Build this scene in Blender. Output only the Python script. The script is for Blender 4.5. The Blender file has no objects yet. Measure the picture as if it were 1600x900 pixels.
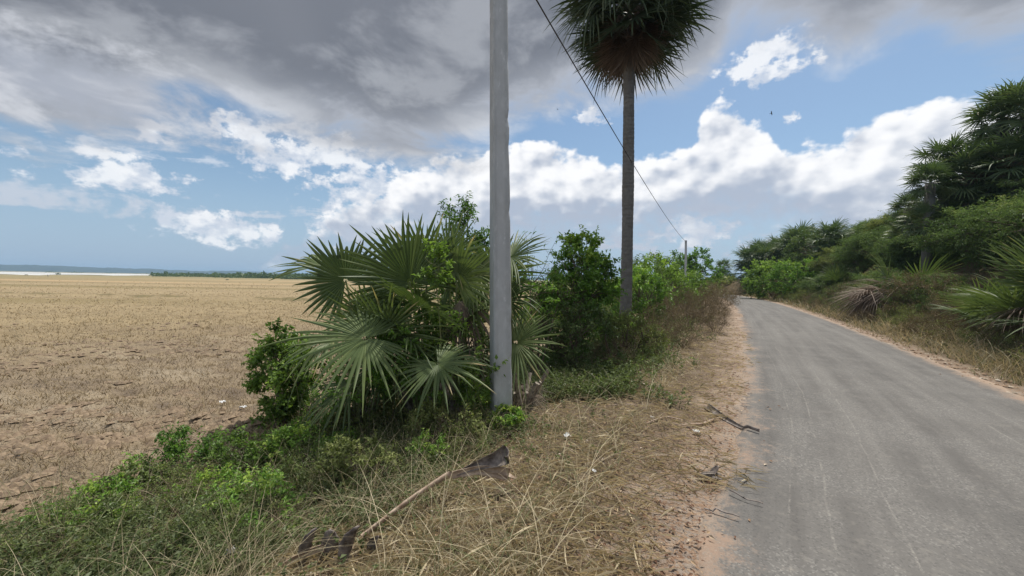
import bpy, math, random, os
import numpy as np
from mathutils import Vector, Matrix
R = math.radians

# ------------------------------------------------------------------ camera, sky, sun, exposure
sc = bpy.context.scene
COL = sc.collection
EYE = 1.6
F = 620.0                        # focal length in pixels of the 1600 px wide photograph
HOR = 436.5                      # row of the horizon in the middle of the photograph
ROLL = R(1.0)
cam_data = bpy.data.cameras.new('camera')
cam = bpy.data.objects.new('camera', cam_data)
COL.objects.link(cam)
cam_data.sensor_width = 36.0
cam_data.lens = F / 1600 * 36
cam_data.clip_start = 0.05
cam_data.clip_end = 30000
PITCH = -math.atan((450 - HOR) / F)
cam.matrix_world = Matrix.Translation((0, 0, EYE)) @ Matrix.Rotation(math.pi / 2 + PITCH, 4, 'X') @ Matrix.Rotation(ROLL, 4, 'Z')
sc.camera = cam
CM = cam.matrix_world.to_3x3()

sc.view_settings.view_transform = 'Standard'
sc.view_settings.look = 'None'
sc.view_settings.gamma = 1
sc.view_settings.use_curve_mapping = False
sc.view_settings.exposure = 0.12
sc.cycles.max_bounces = 6
sc.cycles.transparent_max_bounces = 8
sc.cycles.use_denoising = True

SUN_EL, SUN_AZ = 66, 38          # degrees, azimuth clockwise from straight ahead
sd = bpy.data.lights.new('sun', 'SUN')
sd.energy = 4.3
sd.angle = R(2.5)
sd.color = (1.0, 0.95, 0.86)
sun = bpy.data.objects.new('sun', sd)
COL.objects.link(sun)
sv = Vector((math.sin(R(SUN_AZ)) * math.cos(R(SUN_EL)), math.cos(R(SUN_AZ)) * math.cos(R(SUN_EL)), math.sin(R(SUN_EL))))
sun.rotation_euler = (-sv).to_track_quat('-Z', 'Y').to_euler()
sun.location = sv * 50


class E:
    """a node socket with arithmetic"""
    nt = None
    def __init__(s, sock): s.s = sock
    @staticmethod
    def m(op, *a, clamp=False):
        n = E.nt.nodes.new('ShaderNodeMath'); n.operation = op; n.use_clamp = clamp
        for i, x in enumerate(a):
            if isinstance(x, E): E.nt.links.new(x.s, n.inputs[i])
            else: n.inputs[i].default_value = float(x)
        return E(n.outputs[0])
    def __add__(s, o): return E.m('ADD', s, o)
    __radd__ = __add__
    def __sub__(s, o): return E.m('SUBTRACT', s, o)
    def __rsub__(s, o): return E.m('SUBTRACT', o, s)
    def __mul__(s, o): return E.m('MULTIPLY', s, o)
    __rmul__ = __mul__
    def __truediv__(s, o): return E.m('DIVIDE', s, o)
    def __rtruediv__(s, o): return E.m('DIVIDE', o, s)
    def max(s, o): return E.m('MAXIMUM', s, o)
    def min(s, o): return E.m('MINIMUM', s, o)
    def clamp(s): return E.m('ADD', s, 0, clamp=True)


def sstep(a, b, x, lo=0.0, hi=1.0):
    n = E.nt.nodes.new('ShaderNodeMapRange'); n.interpolation_type = 'SMOOTHSTEP'
    for i, v in ((0, x), (1, a), (2, b), (3, lo), (4, hi)):
        if isinstance(v, E): E.nt.links.new(v.s, n.inputs[i])
        else: n.inputs[i].default_value = v
    return E(n.outputs[0])


def xyz(x, y, z):
    n = E.nt.nodes.new('ShaderNodeCombineXYZ')
    for i, v in enumerate((x, y, z)):
        if isinstance(v, E): E.nt.links.new(v.s, n.inputs[i])
        else: n.inputs[i].default_value = v
    return E(n.outputs[0])


def sep(v):
    n = E.nt.nodes.new('ShaderNodeSeparateXYZ'); E.nt.links.new(v.s, n.inputs[0])
    return E(n.outputs[0]), E(n.outputs[1]), E(n.outputs[2])


def noise(v, scale, detail=4, rough=0.5, dist=0.0, color=False, lac=2.0, dim='3D'):
    n = E.nt.nodes.new('ShaderNodeTexNoise'); n.noise_dimensions = dim
    if v is not None: E.nt.links.new(v.s, n.inputs['Vector'])
    n.inputs['Scale'].default_value = scale; n.inputs['Detail'].default_value = detail
    n.inputs['Roughness'].default_value = rough; n.inputs['Distortion'].default_value = dist
    n.inputs['Lacunarity'].default_value = lac
    return E(n.outputs[1 if color else 0])


def voro(v, scale, detail=0, rough=0.5, feature='SMOOTH_F1', out=0, lac=2.0, dim='3D'):
    n = E.nt.nodes.new('ShaderNodeTexVoronoi'); n.feature = feature; n.voronoi_dimensions = dim
    if v is not None: E.nt.links.new(v.s, n.inputs['Vector'])
    n.inputs['Scale'].default_value = scale
    if 'Detail' in n.inputs: n.inputs['Detail'].default_value = detail; n.inputs['Roughness'].default_value = rough; n.inputs['Lacunarity'].default_value = lac
    return E(n.outputs[out])


def mix(f, a, b, mode='MIX'):
    n = E.nt.nodes.new('ShaderNodeMix'); n.data_type = 'RGBA'; n.blend_type = mode; n.clamp_factor = True
    for i, v in ((0, f), (6, a), (7, b)):
        if isinstance(v, E): E.nt.links.new(v.s, n.inputs[i])
        elif i == 0: n.inputs[0].default_value = v
        else: n.inputs[i].default_value = (*v, 1)
    return E(n.outputs[2])


def curve(x, pts, x0, x1, y0, y1):
    """piecewise curve through pts (x, y), as a Float Curve node"""
    n = E.nt.nodes.new('ShaderNodeFloatCurve')
    xn = (x - x0) / (x1 - x0)
    E.nt.links.new(xn.s, n.inputs['Value'])
    c = n.mapping.curves[0]
    P = [((a - x0) / (x1 - x0), (b - y0) / (y1 - y0)) for a, b in pts]
    c.points[0].location = P[0]; c.points[1].location = P[-1]
    for p in P[1:-1]: c.points.new(*p)
    n.mapping.update()
    return E(n.outputs[0]) * (y1 - y0) + y0


def azel(px, py):
    d = CM @ Vector(((px - 800) / F, (450 - py) / F, -1)).normalized()
    return math.degrees(math.atan2(d.x, d.y)), math.degrees(math.asin(d.z))


world = bpy.data.worlds.new('World'); sc.world = world
world.use_nodes = True
nt = world.node_tree; nt.nodes.clear(); E.nt = nt
tc = nt.nodes.new('ShaderNodeTexCoord')
D = E(tc.outputs['Generated'])
dx, dy, dz = sep(D)
sky = nt.nodes.new('ShaderNodeTexSky'); sky.sky_type = 'NISHITA'; sky.sun_disc = False
sky.sun_elevation = R(SUN_EL); sky.sun_rotation = R(SUN_AZ)
sky.air_density = 1.0; sky.dust_density = 1.2; sky.ozone_density = 1.6
az = E.m('ARCTAN2', dx, dy) * (180 / math.pi)
el = E.m('ARCSINE', dz) * (180 / math.pi)
skyc = mix(1.0, E(sky.outputs[0]), (0.96, 1.06, 1.06), 'MULTIPLY')
skyc = mix(sstep(18, -1, el) * 0.8, skyc, (3.5, 4.75, 6.6))

# plane coordinates for the high layer, angle coordinates for the clouds near the horizon
inv = 1.0 / (dz.max(0.0) + 0.16)
PV = xyz(dx * inv, dy * inv, 0.0)
AV = xyz(az * 0.1, el * 0.14, 0.0)
nbig = noise(PV, 0.9, 3, 0.5, 0.3, dim='2D')
nmid = noise(PV, 2.3, 6, 0.6, 0.25, dim='2D')
bil = voro(AV, 1.5, 3.0, 0.5, lac=2.1, dim='2D')
bil2 = voro(xyz(az * 0.1 - 0.10, el * 0.14 + 0.13, 0.0), 1.5, 2.0, 0.5, lac=2.1, dim='2D')
fine = noise(AV, 5.0, 6, 0.6, 0.0, dim='2D')
wisp = noise(xyz(az * 0.045, el * 0.16, 0.0), 2.2, 5, 0.6, 0.5, dim='2D')


def edge(pts, back, lo, hi):
    a = [azel(x, y) for x, y in pts]
    full = [(-180, back), (-110, back), (-70, a[0][1])] + a + [(80, a[-1][1]), (120, back), (180, back)]
    return curve(az, full, -180, 180, lo, hi)


def blob(px, py, rx, ry, power=1.0):
    """soft ellipse in azimuth and elevation, 1 in the middle and 0 at the rim"""
    a, e = azel(px, py)
    a1, _ = azel(px + rx, py); _, e1 = azel(px, py - ry)
    u = (az - a) / (a1 - a); v = (el - e) / (e1 - e)
    return (1.0 - E.m('SQRT', u * u + v * v)).max(-1.0)


# pale low clouds and haze over the horizon
cov3 = sstep(0.5, 6, el) * sstep(20, 11, el)
m3 = sstep(0.46, 0.66, wisp + (fine - 0.5) * 0.5 + (0.42 - bil) * 0.12 + (cov3 - 1.0) * 0.34) * sstep(-1, 3, el)
m3 = m3 * sstep(-8, -26, az, 0.75, 0.55)
c = mix(m3, skyc, mix(sstep(4, 14, el), (6.6, 6.5, 7.0), (7.6, 7.9, 8.5)))
# named single clouds at left and in the blue
sm = None
for b in ((190, 278, 130, 34), (238, 205, 38, 24), (395, 205, 80, 32), (150, 236, 75, 18), (330, 355, 150, 34), (490, 235, 110, 60), (590, 300, 120, 60),
          (1230, 182, 26, 15), (1205, 84, 130, 52), (925, 185, 32, 18), (560, 355, 130, 34), (1090, 360, 90, 34), (430, 255, 60, 30)):
    t = blob(*b)
    sm = t if sm is None else sm.max(t)
sdens = sm + (fine - 0.5) * 2.1 + (0.45 - bil) * 0.7
m2 = sstep(0.02, 0.5, sdens)
c = mix(m2 * 0.86, c, mix(sstep(0.1, 0.9, sdens + (bil2 - bil) * 1.6), (6.2, 6.7, 7.6), (9.1, 9.2, 9.4)))
# cumulus bank over the horizon
top = edge([(0, 425), (330, 420), (430, 375), (500, 330), (570, 285), (620, 262), (700, 232), (800, 208), (900, 218), (1000, 236), (1045, 230), (1080, 216), (1098, 172), (1150, 150),
            (1200, 168), (1230, 208), (1262, 203), (1300, 204), (1350, 172), (1400, 155), (1480, 142), (1600, 130)], 12, 0, 40)
bot = edge([(0, 420), (400, 400), (560, 370), (800, 365), (950, 365), (1060, 350), (1150, 340), (1250, 345), (1350, 385), (1500, 380), (1600, 380)], 4, 0, 40)
d4 = top - el + (0.42 - bil) * 4.2 + (fine - 0.5) * 2.8
m4 = sstep(-0.1, 1.3, d4) * sstep(-6.0, 4.0, el - bot + (fine - 0.5) * 8 + (wisp - 0.5) * 6)
relief = (bil2 - bil) * 1.9 + (fine - 0.5) * 0.5
sh = relief * 0.85 + sstep(-1.0, 8.0, el - bot) * 0.9 - sstep(2, 12, d4) * 0.55 + sstep(1.5, 0, d4) * 0.2
c4 = mix(sstep(-0.22, 1.12, sh), (4.2, 4.75, 5.8), (9.6, 9.6, 9.7))
c = mix(m4 * 0.97, c, c4)
# the dark layer overhead
low = edge([(0, 170), (110, 195), (200, 190), (290, 165), (370, 185), (450, 212), (560, 232), (640, 240), (720, 222), (790, 200), (850, 188), (920, 176), (1000, 182),
            (1050, 178), (1110, 140), (1160, 70), (1230, 50), (1330, 75), (1400, 55), (1500, 80), (1600, 88)], 26, 0, 60)
low2 = low
d1 = el - low2 + (nbig - 0.5) * 12 + (nmid - 0.5) * 11 + 1.5
m1 = sstep(-1.6, 3.4, d1)
core = sstep(-1.0, 9, d1 + (nmid - 0.5) * 8)
cd = mix(core, (4.7, 4.9, 5.4), (1.55, 1.65, 1.9))
cd = mix(sstep(0.42, 0.68, nmid) * (1.0 - core * 0.66), cd, (7.6, 7.8, 8.2))
cd = mix(sstep(0.35, 0.7, nbig) * 0.3, cd, (3.0, 3.05, 3.3))
# paler where it is out of view, added to brighten the foreground
unseen_fill = sstep(42, 64, el).max(sstep(0.15, -0.45, dy))          # unseen cloud overhead and behind the camera, brightened as fill light
cd = mix(unseen_fill * 0.78, cd, (8.2, 8.3, 8.5))
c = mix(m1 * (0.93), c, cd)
# grey shelf on the left under the dark layer
gl = blob(100, 130, 330, 90) + (nmid - 0.5) * 1.4 + (fine - 0.5) * 1.0
c = mix(sstep(0.0, 0.75, gl) * 0.85, c, mix(sstep(0.35, 0.65, nmid), (3.9, 4.2, 4.9), (6.2, 6.4, 6.9)))
c = mix(sstep(-0.2, -2, el), c, (1.8, 1.6, 1.3))
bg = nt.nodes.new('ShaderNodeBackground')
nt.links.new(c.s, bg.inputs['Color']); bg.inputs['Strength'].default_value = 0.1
wo = nt.nodes.new('ShaderNodeOutputWorld')
nt.links.new(bg.outputs[0], wo.inputs['Surface'])
world.cycles.sampling_method = 'MANUAL'
world.cycles.sample_map_resolution = 512

# ------------------------------------------------------------------ helpers
rng = np.random.default_rng(7)


def tag(o, label=None, cat=None, group=None, kind=None):
    if label: o['label'] = label
    if cat: o['category'] = cat
    if group: o['group'] = group
    if kind: o['kind'] = kind
    return o


def empty(name, loc=(0, 0, 0), rz=0.0):
    o = bpy.data.objects.new(name, None); COL.objects.link(o)
    o.empty_display_size = 0.2
    o.location = loc; o.rotation_euler = (0, 0, rz)
    return o


class MB:
    """collects vertices, quads / triangles and a tint per vertex; build() links them as one mesh object"""
    def __init__(s): s.v = []; s.q = []; s.t = []; s.c = []; s.n = 0
    def add(s, V, Q=None, T=None, tint=0.5):
        V = np.asarray(V, float).reshape(-1, 3)
        if Q is not None and len(Q): s.q.append(np.asarray(Q, int).reshape(-1, 4) + s.n)
        if T is not None and len(T): s.t.append(np.asarray(T, int).reshape(-1, 3) + s.n)
        s.v.append(V); s.c.append(np.broadcast_to(np.asarray(tint, float), (len(V),)).copy()); s.n += len(V)
        return s
    def merge(s, o, M=None):
        V, C = np.concatenate(o.v), np.concatenate(o.c)
        if M is not None:
            A = np.array(M); V = V @ A[:3, :3].T + A[:3, 3]
        s.add(V, np.concatenate(o.q) if o.q else None, np.concatenate(o.t) if o.t else None, C)
        return s
    def mesh(s, name, mat, smooth=False):
        me = bpy.data.meshes.new(name)
        V = np.concatenate(s.v).astype(np.float32)
        Q = np.concatenate(s.q) if s.q else np.zeros((0, 4), int)
        T = np.concatenate(s.t) if s.t else np.zeros((0, 3), int)
        me.vertices.add(len(V)); me.vertices.foreach_set('co', V.ravel())
        me.loops.add(Q.size + T.size)
        me.loops.foreach_set('vertex_index', np.concatenate([Q.ravel(), T.ravel()]).astype(np.int32))
        me.polygons.add(len(Q) + len(T))
        st = np.concatenate([np.arange(len(Q)) * 4, Q.size + np.arange(len(T)) * 3]).astype(np.int32)
        me.polygons.foreach_set('loop_start', st)
        me.polygons.foreach_set('use_smooth', np.full(len(st), smooth))
        a = me.attributes.new('tint', 'FLOAT', 'POINT'); a.data.foreach_set('value', np.concatenate(s.c).astype(np.float32))
        me.update(calc_edges=True); me.validate()
        me.materials.append(mat)
        return me
    def build(s, name, mat, parent=None, smooth=False):
        o = bpy.data.objects.new(name, s.mesh(name, mat, smooth)); COL.objects.link(o)
        if parent is not None: o.parent = parent
        return o


def obj(name, me, parent=None, M=None):
    o = bpy.data.objects.new(name, me); COL.objects.link(o)
    if parent is not None: o.parent = parent
    if M is not None: o.matrix_local = M
    return o


def hash2(i, j, seed):
    n = (i * 374761393 + j * 668265263 + seed * 1442695041) & 0xFFFFFFFF
    n = ((n ^ (n >> 13)) * 1274126177) & 0xFFFFFFFF
    return ((n ^ (n >> 16)) & 0xFFFF) / 65535.0


def vn(x, y, s=1.0, seed=0):
    """value noise, -1..1"""
    x = np.asarray(x, float) / s; y = np.asarray(y, float) / s
    i = np.floor(x).astype(np.int64); j = np.floor(y).astype(np.int64)
    u = x - i; v = y - j; u = u * u * (3 - 2 * u); v = v * v * (3 - 2 * v)
    a = hash2(i, j, seed); b = hash2(i + 1, j, seed); c = hash2(i, j + 1, seed); d = hash2(i + 1, j + 1, seed)
    return ((a + (b - a) * u) * (1 - v) + (c + (d - c) * u) * v) * 2 - 1


def ss(a, b, x):
    t = np.clip((np.asarray(x, float) - a) / (b - a), 0, 1)
    return t * t * (3 - 2 * t)


def tube(mb, pts, radii, sides=6, tint=0.5, cap=True):
    P = np.asarray(pts, float); n = len(P)
    r = np.broadcast_to(np.asarray(radii, float), (n,))
    T = np.gradient(P, axis=0); T /= np.linalg.norm(T, axis=1, keepdims=True) + 1e-9
    up = np.array([0, 0, 1.0]) if abs(T[0][2]) < 0.9 else np.array([1.0, 0, 0])
    U = np.cross(T, up); U /= np.linalg.norm(U, axis=1, keepdims=True) + 1e-9
    W = np.cross(T, U)
    a = np.arange(sides) / sides * 2 * math.pi
    V = P[:, None] + (U[:, None] * np.cos(a)[None, :, None] + W[:, None] * np.sin(a)[None, :, None]) * r[:, None, None]
    i = np.arange(n - 1)[:, None] * sides; k = np.arange(sides)[None]; k2 = (k + 1) % sides
    Q = np.stack([i + k, i + k2, i + sides + k2, i + sides + k], -1).reshape(-1, 4)
    V = V.reshape(-1, 3)
    Tt = []
    if cap:
        V = np.concatenate([V, P[:1], P[-1:]])
        for k in range(sides):
            Tt.append((n * sides, (k + 1) % sides, k)); Tt.append((n * sides + 1, (n - 1) * sides + k, (n - 1) * sides + (k + 1) % sides))
    mb.add(V, Q, Tt, tint)


# ------------------------------------------------------------------ materials
def new_mat(name):
    m = bpy.data.materials.new(name); m.use_nodes = True
    t = m.node_tree; t.nodes.clear(); E.nt = t
    out = t.nodes.new('ShaderNodeOutputMaterial')
    return m, t, out


def attr(name):
    n = E.nt.nodes.new('ShaderNodeAttribute'); n.attribute_name = name
    return E(n.outputs['Fac'])


def ramp(f, stops):
    n = E.nt.nodes.new('ShaderNodeValToRGB'); E.nt.links.new(f.s, n.inputs[0])
    cr = n.color_ramp
    while len(cr.elements) < len(stops): cr.elements.new(0.5)
    for e, (p, c) in zip(cr.elements, stops): e.position = p; e.color = (*c, 1)
    return E(n.outputs[0])


def geo(out='Position'):
    return E(E.nt.nodes.new('ShaderNodeNewGeometry').outputs[out])


def objco():
    return E(E.nt.nodes.new('ShaderNodeTexCoord').outputs['Object'])


def vscale(v, k):
    n = E.nt.nodes.new('ShaderNodeVectorMath'); n.operation = 'MULTIPLY'
    E.nt.links.new(v.s, n.inputs[0]); n.inputs[1].default_value = k
    return E(n.outputs[0])


def pbsdf(col, rough=0.8, spec=0.3, normal=None):
    b = E.nt.nodes.new('ShaderNodeBsdfPrincipled')
    if isinstance(col, E): E.nt.links.new(col.s, b.inputs['Base Color'])
    else: b.inputs['Base Color'].default_value = (*col, 1)
    if isinstance(rough, E): E.nt.links.new(rough.s, b.inputs['Roughness'])
    else: b.inputs['Roughness'].default_value = rough
    b.inputs['Specular IOR Level'].default_value = spec
    if normal is not None: E.nt.links.new(normal.s, b.inputs['Normal'])
    return b


def bump(h, strength=0.5, dist=0.02):
    n = E.nt.nodes.new('ShaderNodeBump'); n.inputs['Strength'].default_value = strength; n.inputs['Distance'].default_value = dist
    E.nt.links.new(h.s, n.inputs['Height'])
    return E(n.outputs[0])


def leaf_mat(name, stops, rough=0.45, trans=0.3, spec=0.3, rand=0.25, tc=(1.25, 1.35, 0.7)):
    m, t, out = new_mat(name)
    f = attr('tint')
    n = E.nt.nodes.new('ShaderNodeObjectInfo')
    col = ramp(f + (E(n.outputs['Random']) - 0.5) * rand * 0.4, stops)
    b = pbsdf(col, rough, spec)
    if trans:
        tr = t.nodes.new('ShaderNodeBsdfTranslucent')
        t.links.new(mix(1.0, col, tc, 'MULTIPLY').s, tr.inputs['Color'])
        mx = t.nodes.new('ShaderNodeMixShader'); mx.inputs[0].default_value = trans
        t.links.new(b.outputs[0], mx.inputs[1]); t.links.new(tr.outputs[0], mx.inputs[2])
        t.links.new(mx.outputs[0], out.inputs[0])
    else: t.links.new(b.outputs[0], out.inputs[0])
    return m


M = {}
STRAW = (0.40, 0.31, 0.17)
M['fan'] = leaf_mat('fan_leaf', [(0, (0.046, 0.080, 0.034)), (0.5, (0.100, 0.142, 0.052)), (0.8, (0.165, 0.210, 0.078)), (0.93, (0.338, 0.325, 0.156)), (1, (0.475, 0.364, 0.192))], 0.5, 0.24, 0.3, 0.15)
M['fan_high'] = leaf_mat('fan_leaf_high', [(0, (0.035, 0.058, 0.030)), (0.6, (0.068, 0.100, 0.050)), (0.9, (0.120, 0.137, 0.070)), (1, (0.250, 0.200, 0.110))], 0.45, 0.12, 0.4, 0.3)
M['fan_dune'] = leaf_mat('fan_leaf_dune', [(0, (0.062, 0.100, 0.046)), (0.6, (0.110, 0.160, 0.074)), (0.9, (0.18, 0.21, 0.10)), (1, (0.30, 0.24, 0.13))], 0.45, 0.2, 0.35, 0.3)
M['fan_dead'] = leaf_mat('fan_leaf_dead', [(0, (0.096, 0.070, 0.053)), (0.5, (0.188, 0.144, 0.112)), (1, (0.320, 0.264, 0.216))], 0.7, 0.12, 0.2, 0.5, (1.2, 1.0, 0.8))
M['leaf'] = leaf_mat('broad_leaf', [(0, (0.047, 0.098, 0.022)), (0.5, (0.101, 0.196, 0.038)), (0.85, (0.189, 0.336, 0.060)), (1, (0.351, 0.462, 0.096))], 0.45, 0.32)
M['leaf_bright'] = leaf_mat('bright_leaf', [(0, (0.082, 0.138, 0.034)), (0.5, (0.145, 0.235, 0.052)), (0.85, (0.24, 0.36, 0.080)), (1, (0.391, 0.517, 0.099))], 0.45, 0.38)
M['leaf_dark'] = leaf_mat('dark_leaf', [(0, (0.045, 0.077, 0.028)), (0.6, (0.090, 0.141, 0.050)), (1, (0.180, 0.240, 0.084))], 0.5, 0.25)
M['feather'] = leaf_mat('feather_leaf', [(0, (0.055, 0.090, 0.036)), (0.5, (0.112, 0.172, 0.066)), (0.85, (0.18, 0.25, 0.10)), (1, (0.28, 0.31, 0.14))], 0.6, 0.30, 0.25)
M['olive'] = leaf_mat('olive_leaf', [(0, (0.094, 0.121, 0.042)), (0.5, (0.175, 0.209, 0.072)), (1, (0.300, 0.324, 0.132))], 0.6, 0.3, 0.25)
M['drybrush'] = leaf_mat('dry_brush', [(0, (0.09, 0.066, 0.045)), (0.5, (0.18, 0.14, 0.095)), (1, (0.32, 0.25, 0.165))], 0.8, 0.15, 0.2)
M['grass'] = leaf_mat('grass_blades', [(0, (0.085, 0.115, 0.045)), (0.35, (0.16, 0.18, 0.08)), (0.5, (0.28, 0.235, 0.155)), (0.8, (0.48, 0.41, 0.275)), (1, (0.66, 0.58, 0.41))], 0.6, 0.25, 0.25, 0, (1.15, 1.05, 0.8))
M['stubble'] = leaf_mat('stubble_blades', [(0, (0.13, 0.10, 0.07)), (0.5, (0.29, 0.225, 0.135)), (1, (0.50, 0.42, 0.28))], 0.7, 0.2, 0.2, 0, (1.1, 1.0, 0.8))
M['weed'] = leaf_mat('weed_leaf', [(0, (0.052, 0.070, 0.030)), (0.5, (0.110, 0.142, 0.055)), (0.85, (0.19, 0.25, 0.085)), (1, (0.368, 0.499, 0.116))], 0.5, 0.3, 0.3, 0)
M['litter'] = leaf_mat('leaf_litter', [(0, (0.11, 0.055, 0.035)), (0.4, (0.21, 0.125, 0.08)), (0.75, (0.34, 0.24, 0.15)), (1, (0.55, 0.50, 0.42))], 0.7, 0.0, 0.2, 0)

m, t, out = new_mat('bark')
p = objco(); n1 = noise(p, 30, 5, 0.6)
t.links.new(pbsdf(ramp(n1, [(0.3, (0.06, 0.045, 0.035)), (0.7, (0.19, 0.155, 0.12))]), 0.85, 0.2, bump(n1, 0.6, 0.01)).outputs[0], out.inputs[0])
M['bark'] = m

m, t, out = new_mat('palm_bark')
p = objco(); x, y, z = sep(p)
w = noise(vscale(p, (1.2, 1.2, 7.0)), 3.0, 5, 0.6); f = noise(vscale(p, (3, 3, 1.6)), 9, 6, 0.65)
ringv = E.m('FRACT', z * 7.5 + (w - 0.5) * 3.4)
ring = sstep(0.0, 0.25, ringv) * sstep(1.0, 0.86, ringv)
col = mix(f, (0.105, 0.103, 0.10), (0.23, 0.225, 0.215))
col = mix((1.0 - ring) * 0.3 * sstep(0.35, 0.6, f), col, (0.08, 0.072, 0.065))
blot = noise(p, 2.2, 5, 0.6)
col = mix(sstep(0.55, 0.72, blot) * 0.45, col, (0.31, 0.30, 0.285))
t.links.new(pbsdf(col, 0.9, 0.2, bump(ring * 0.35 + f * 0.9 + blot, 0.8, 0.03)).outputs[0], out.inputs[0])
M['palm_bark'] = m

m, t, out = new_mat('concrete')
p = objco(); x, y, z = sep(p)
a = noise(vscale(p, (1, 1, 0.45)), 9, 6, 0.65); b_ = noise(p, 5, 6, 0.65); c_ = noise(p, 60, 4, 0.6)
st = noise(vscale(p, (4, 4, 0.9)), 2.2, 5, 0.65)
col = mix(b_, (0.29, 0.31, 0.325), (0.50, 0.52, 0.54))
col = mix(sstep(0.48, 0.68, a) * 0.4, col, (0.60, 0.63, 0.66))
col = mix(sstep(0.55, 0.75, st) * 0.4, col, (0.26, 0.255, 0.24))
col = mix(sstep(0.60, 0.68, noise(vscale(p, (4, 4, 1.0)), 4.5, 6, 0.7)) * 0.6, col, (0.68, 0.70, 0.73))
col = mix(sstep(0.5, -0.25, z + (b_ - 0.5)) * 0.45, col, (0.22, 0.20, 0.16))
col = mix(sstep(0.0, 0.03, x + 0.075) * sstep(0.055, 0.02, x) * 0.28, col, (0.58, 0.60, 0.63))
spot = voro(p, 7, 2, 0.7, feature='F1')
col = mix(sstep(0.16, 0.05, spot) * 0.5, col, (0.17, 0.165, 0.155))
pit = voro(p, 55, 0, feature='F1')
t.links.new(pbsdf(col, 0.85, 0.25, bump(c_ * 0.5 + sstep(0.0, 0.25, pit) * 0.4 + b_ * 0.5, 0.35, 0.006)).outputs[0], out.inputs[0])
M['concrete'] = m


def simple(name, c0, c1, scale=20, rough=0.8, spec=0.25, bs=0.4, stretch=(1, 1, 1), lo=0.35, hi=0.65):
    m, t, out = new_mat(name)
    n = noise(vscale(objco(), stretch), scale, 6, 0.6)
    t.links.new(pbsdf(ramp(n, [(lo, c0), (hi, c1)]), rough, spec, bump(n, bs, 0.01)).outputs[0], out.inputs[0])
    return m


M['stalk'] = simple('dry_stalk', (0.24, 0.165, 0.12), (0.47, 0.37, 0.29), 14, 0.6, 0.35, 0.3, (1, 1, 1))
M['husk'] = simple('dark_husk', (0.065, 0.050, 0.044), (0.27, 0.235, 0.215), 16, 0.7, 0.3, 0.6)
M['greyfibre'] = simple('grey_fibre', (0.13, 0.11, 0.095), (0.42, 0.37, 0.31), 24, 0.8, 0.2, 0.6)
M['petiole'] = simple('petiole', (0.13, 0.16, 0.06), (0.24, 0.25, 0.11), 9, 0.5, 0.4, 0.2)
M['wire'] = simple('black_cable', (0.03, 0.025, 0.025), (0.06, 0.05, 0.045), 9, 0.6, 0.3, 0.1)
M['metal'] = simple('dull_metal', (0.14, 0.13, 0.125), (0.26, 0.25, 0.24), 30, 0.5, 0.5, 0.2)
M['plastic'] = simple('white_film', (0.62, 0.63, 0.64), (0.83, 0.83, 0.82), 30, 0.45, 0.4, 0.3)
M['feather_dark'] = simple('dark_plumage', (0.02, 0.02, 0.022), (0.05, 0.048, 0.05), 40, 0.7, 0.2, 0.1)
M['goat'] = simple('pale_hide', (0.45, 0.42, 0.38), (0.7, 0.68, 0.64), 8, 0.8, 0.2, 0.1)
M['farwood'] = simple('far_woodland', (0.022, 0.032, 0.024), (0.05, 0.062, 0.042), 0.02, 0.9, 0.1, 0.0)
M['water'] = None
m, t, out = new_mat('lake_water')
n1 = noise(vscale(geo(), (0.4, 1.2, 1)), 0.6, 4, 0.6)
t.links.new(pbsdf((0.62, 0.61, 0.58), 0.45, 0.5, bump(n1, 0.15, 0.05)).outputs[0], out.inputs[0])
M['water'] = m

# ------------------------------------------------------------------ road line and terrain
CP = np.array([(-22, -44), (-12.6, -25.5), (-4.3, -11.2), (-0.15, -3.35), (2.58, 1.3), (4.62, 4.3), (7.42, 9.1), (10.15, 13.9), (13.7, 20.4), (17.9, 28.5), (22.0, 37), (25.3, 45), (28.2, 54), (29.2, 64), (26.5, 78), (18, 92), (4, 104)], float)


def catmull(P, step=0.5):
    out = []
    for i in range(1, len(P) - 2):
        n = max(2, int(np.linalg.norm(P[i + 1] - P[i]) / step))
        for k in range(n):
            u = k / n
            out.append(0.5 * ((2 * P[i]) + (P[i + 1] - P[i - 1]) * u + (2 * P[i - 1] - 5 * P[i] + 4 * P[i + 1] - P[i + 2]) * u * u + (3 * P[i] - P[i - 1] - 3 * P[i + 1] + P[i + 2]) * u ** 3))
    return np.array(out)


CL = catmull(CP)
TG = np.gradient(CL, axis=0); TG /= np.linalg.norm(TG, axis=1, keepdims=True)
NL = np.stack([-TG[:, 1], TG[:, 0]], 1)            # to the left of the road
AL = np.concatenate([[0], np.cumsum(np.linalg.norm(np.diff(CL, axis=0), axis=1))])
HW = 1.72


def side(x, y):
    """signed distance from the middle of the road, left positive, and the distance along it"""
    x = np.asarray(x, float); y = np.asarray(y, float); sh = x.shape
    p = np.stack([x.ravel(), y.ravel()], 1); S = np.empty(len(p)); A = np.empty(len(p))
    for i in range(0, len(p), 40000):
        q = p[i:i + 40000]
        d = ((q[:, None] - CL[None, ::2]) ** 2).sum(2); k = d.argmin(1) * 2
        r = q - CL[k]; S[i:i + 40000] = (r * NL[k]).sum(1); A[i:i + 40000] = AL[k] + (r * TG[k]).sum(1)
        far = d.min(1) > 60 ** 2
        if far.any():                                # far off: sign from which side of the line of the road
            dd = q[far]; sg = np.sign(-(dd[:, 0] - 4.6) * 0.86 + (dd[:, 1] - 4.3) * 0.51)
            S[i:i + 40000][far] = sg * np.sqrt(d.min(1)[far])
    return S.reshape(sh), A.reshape(sh)


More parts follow.
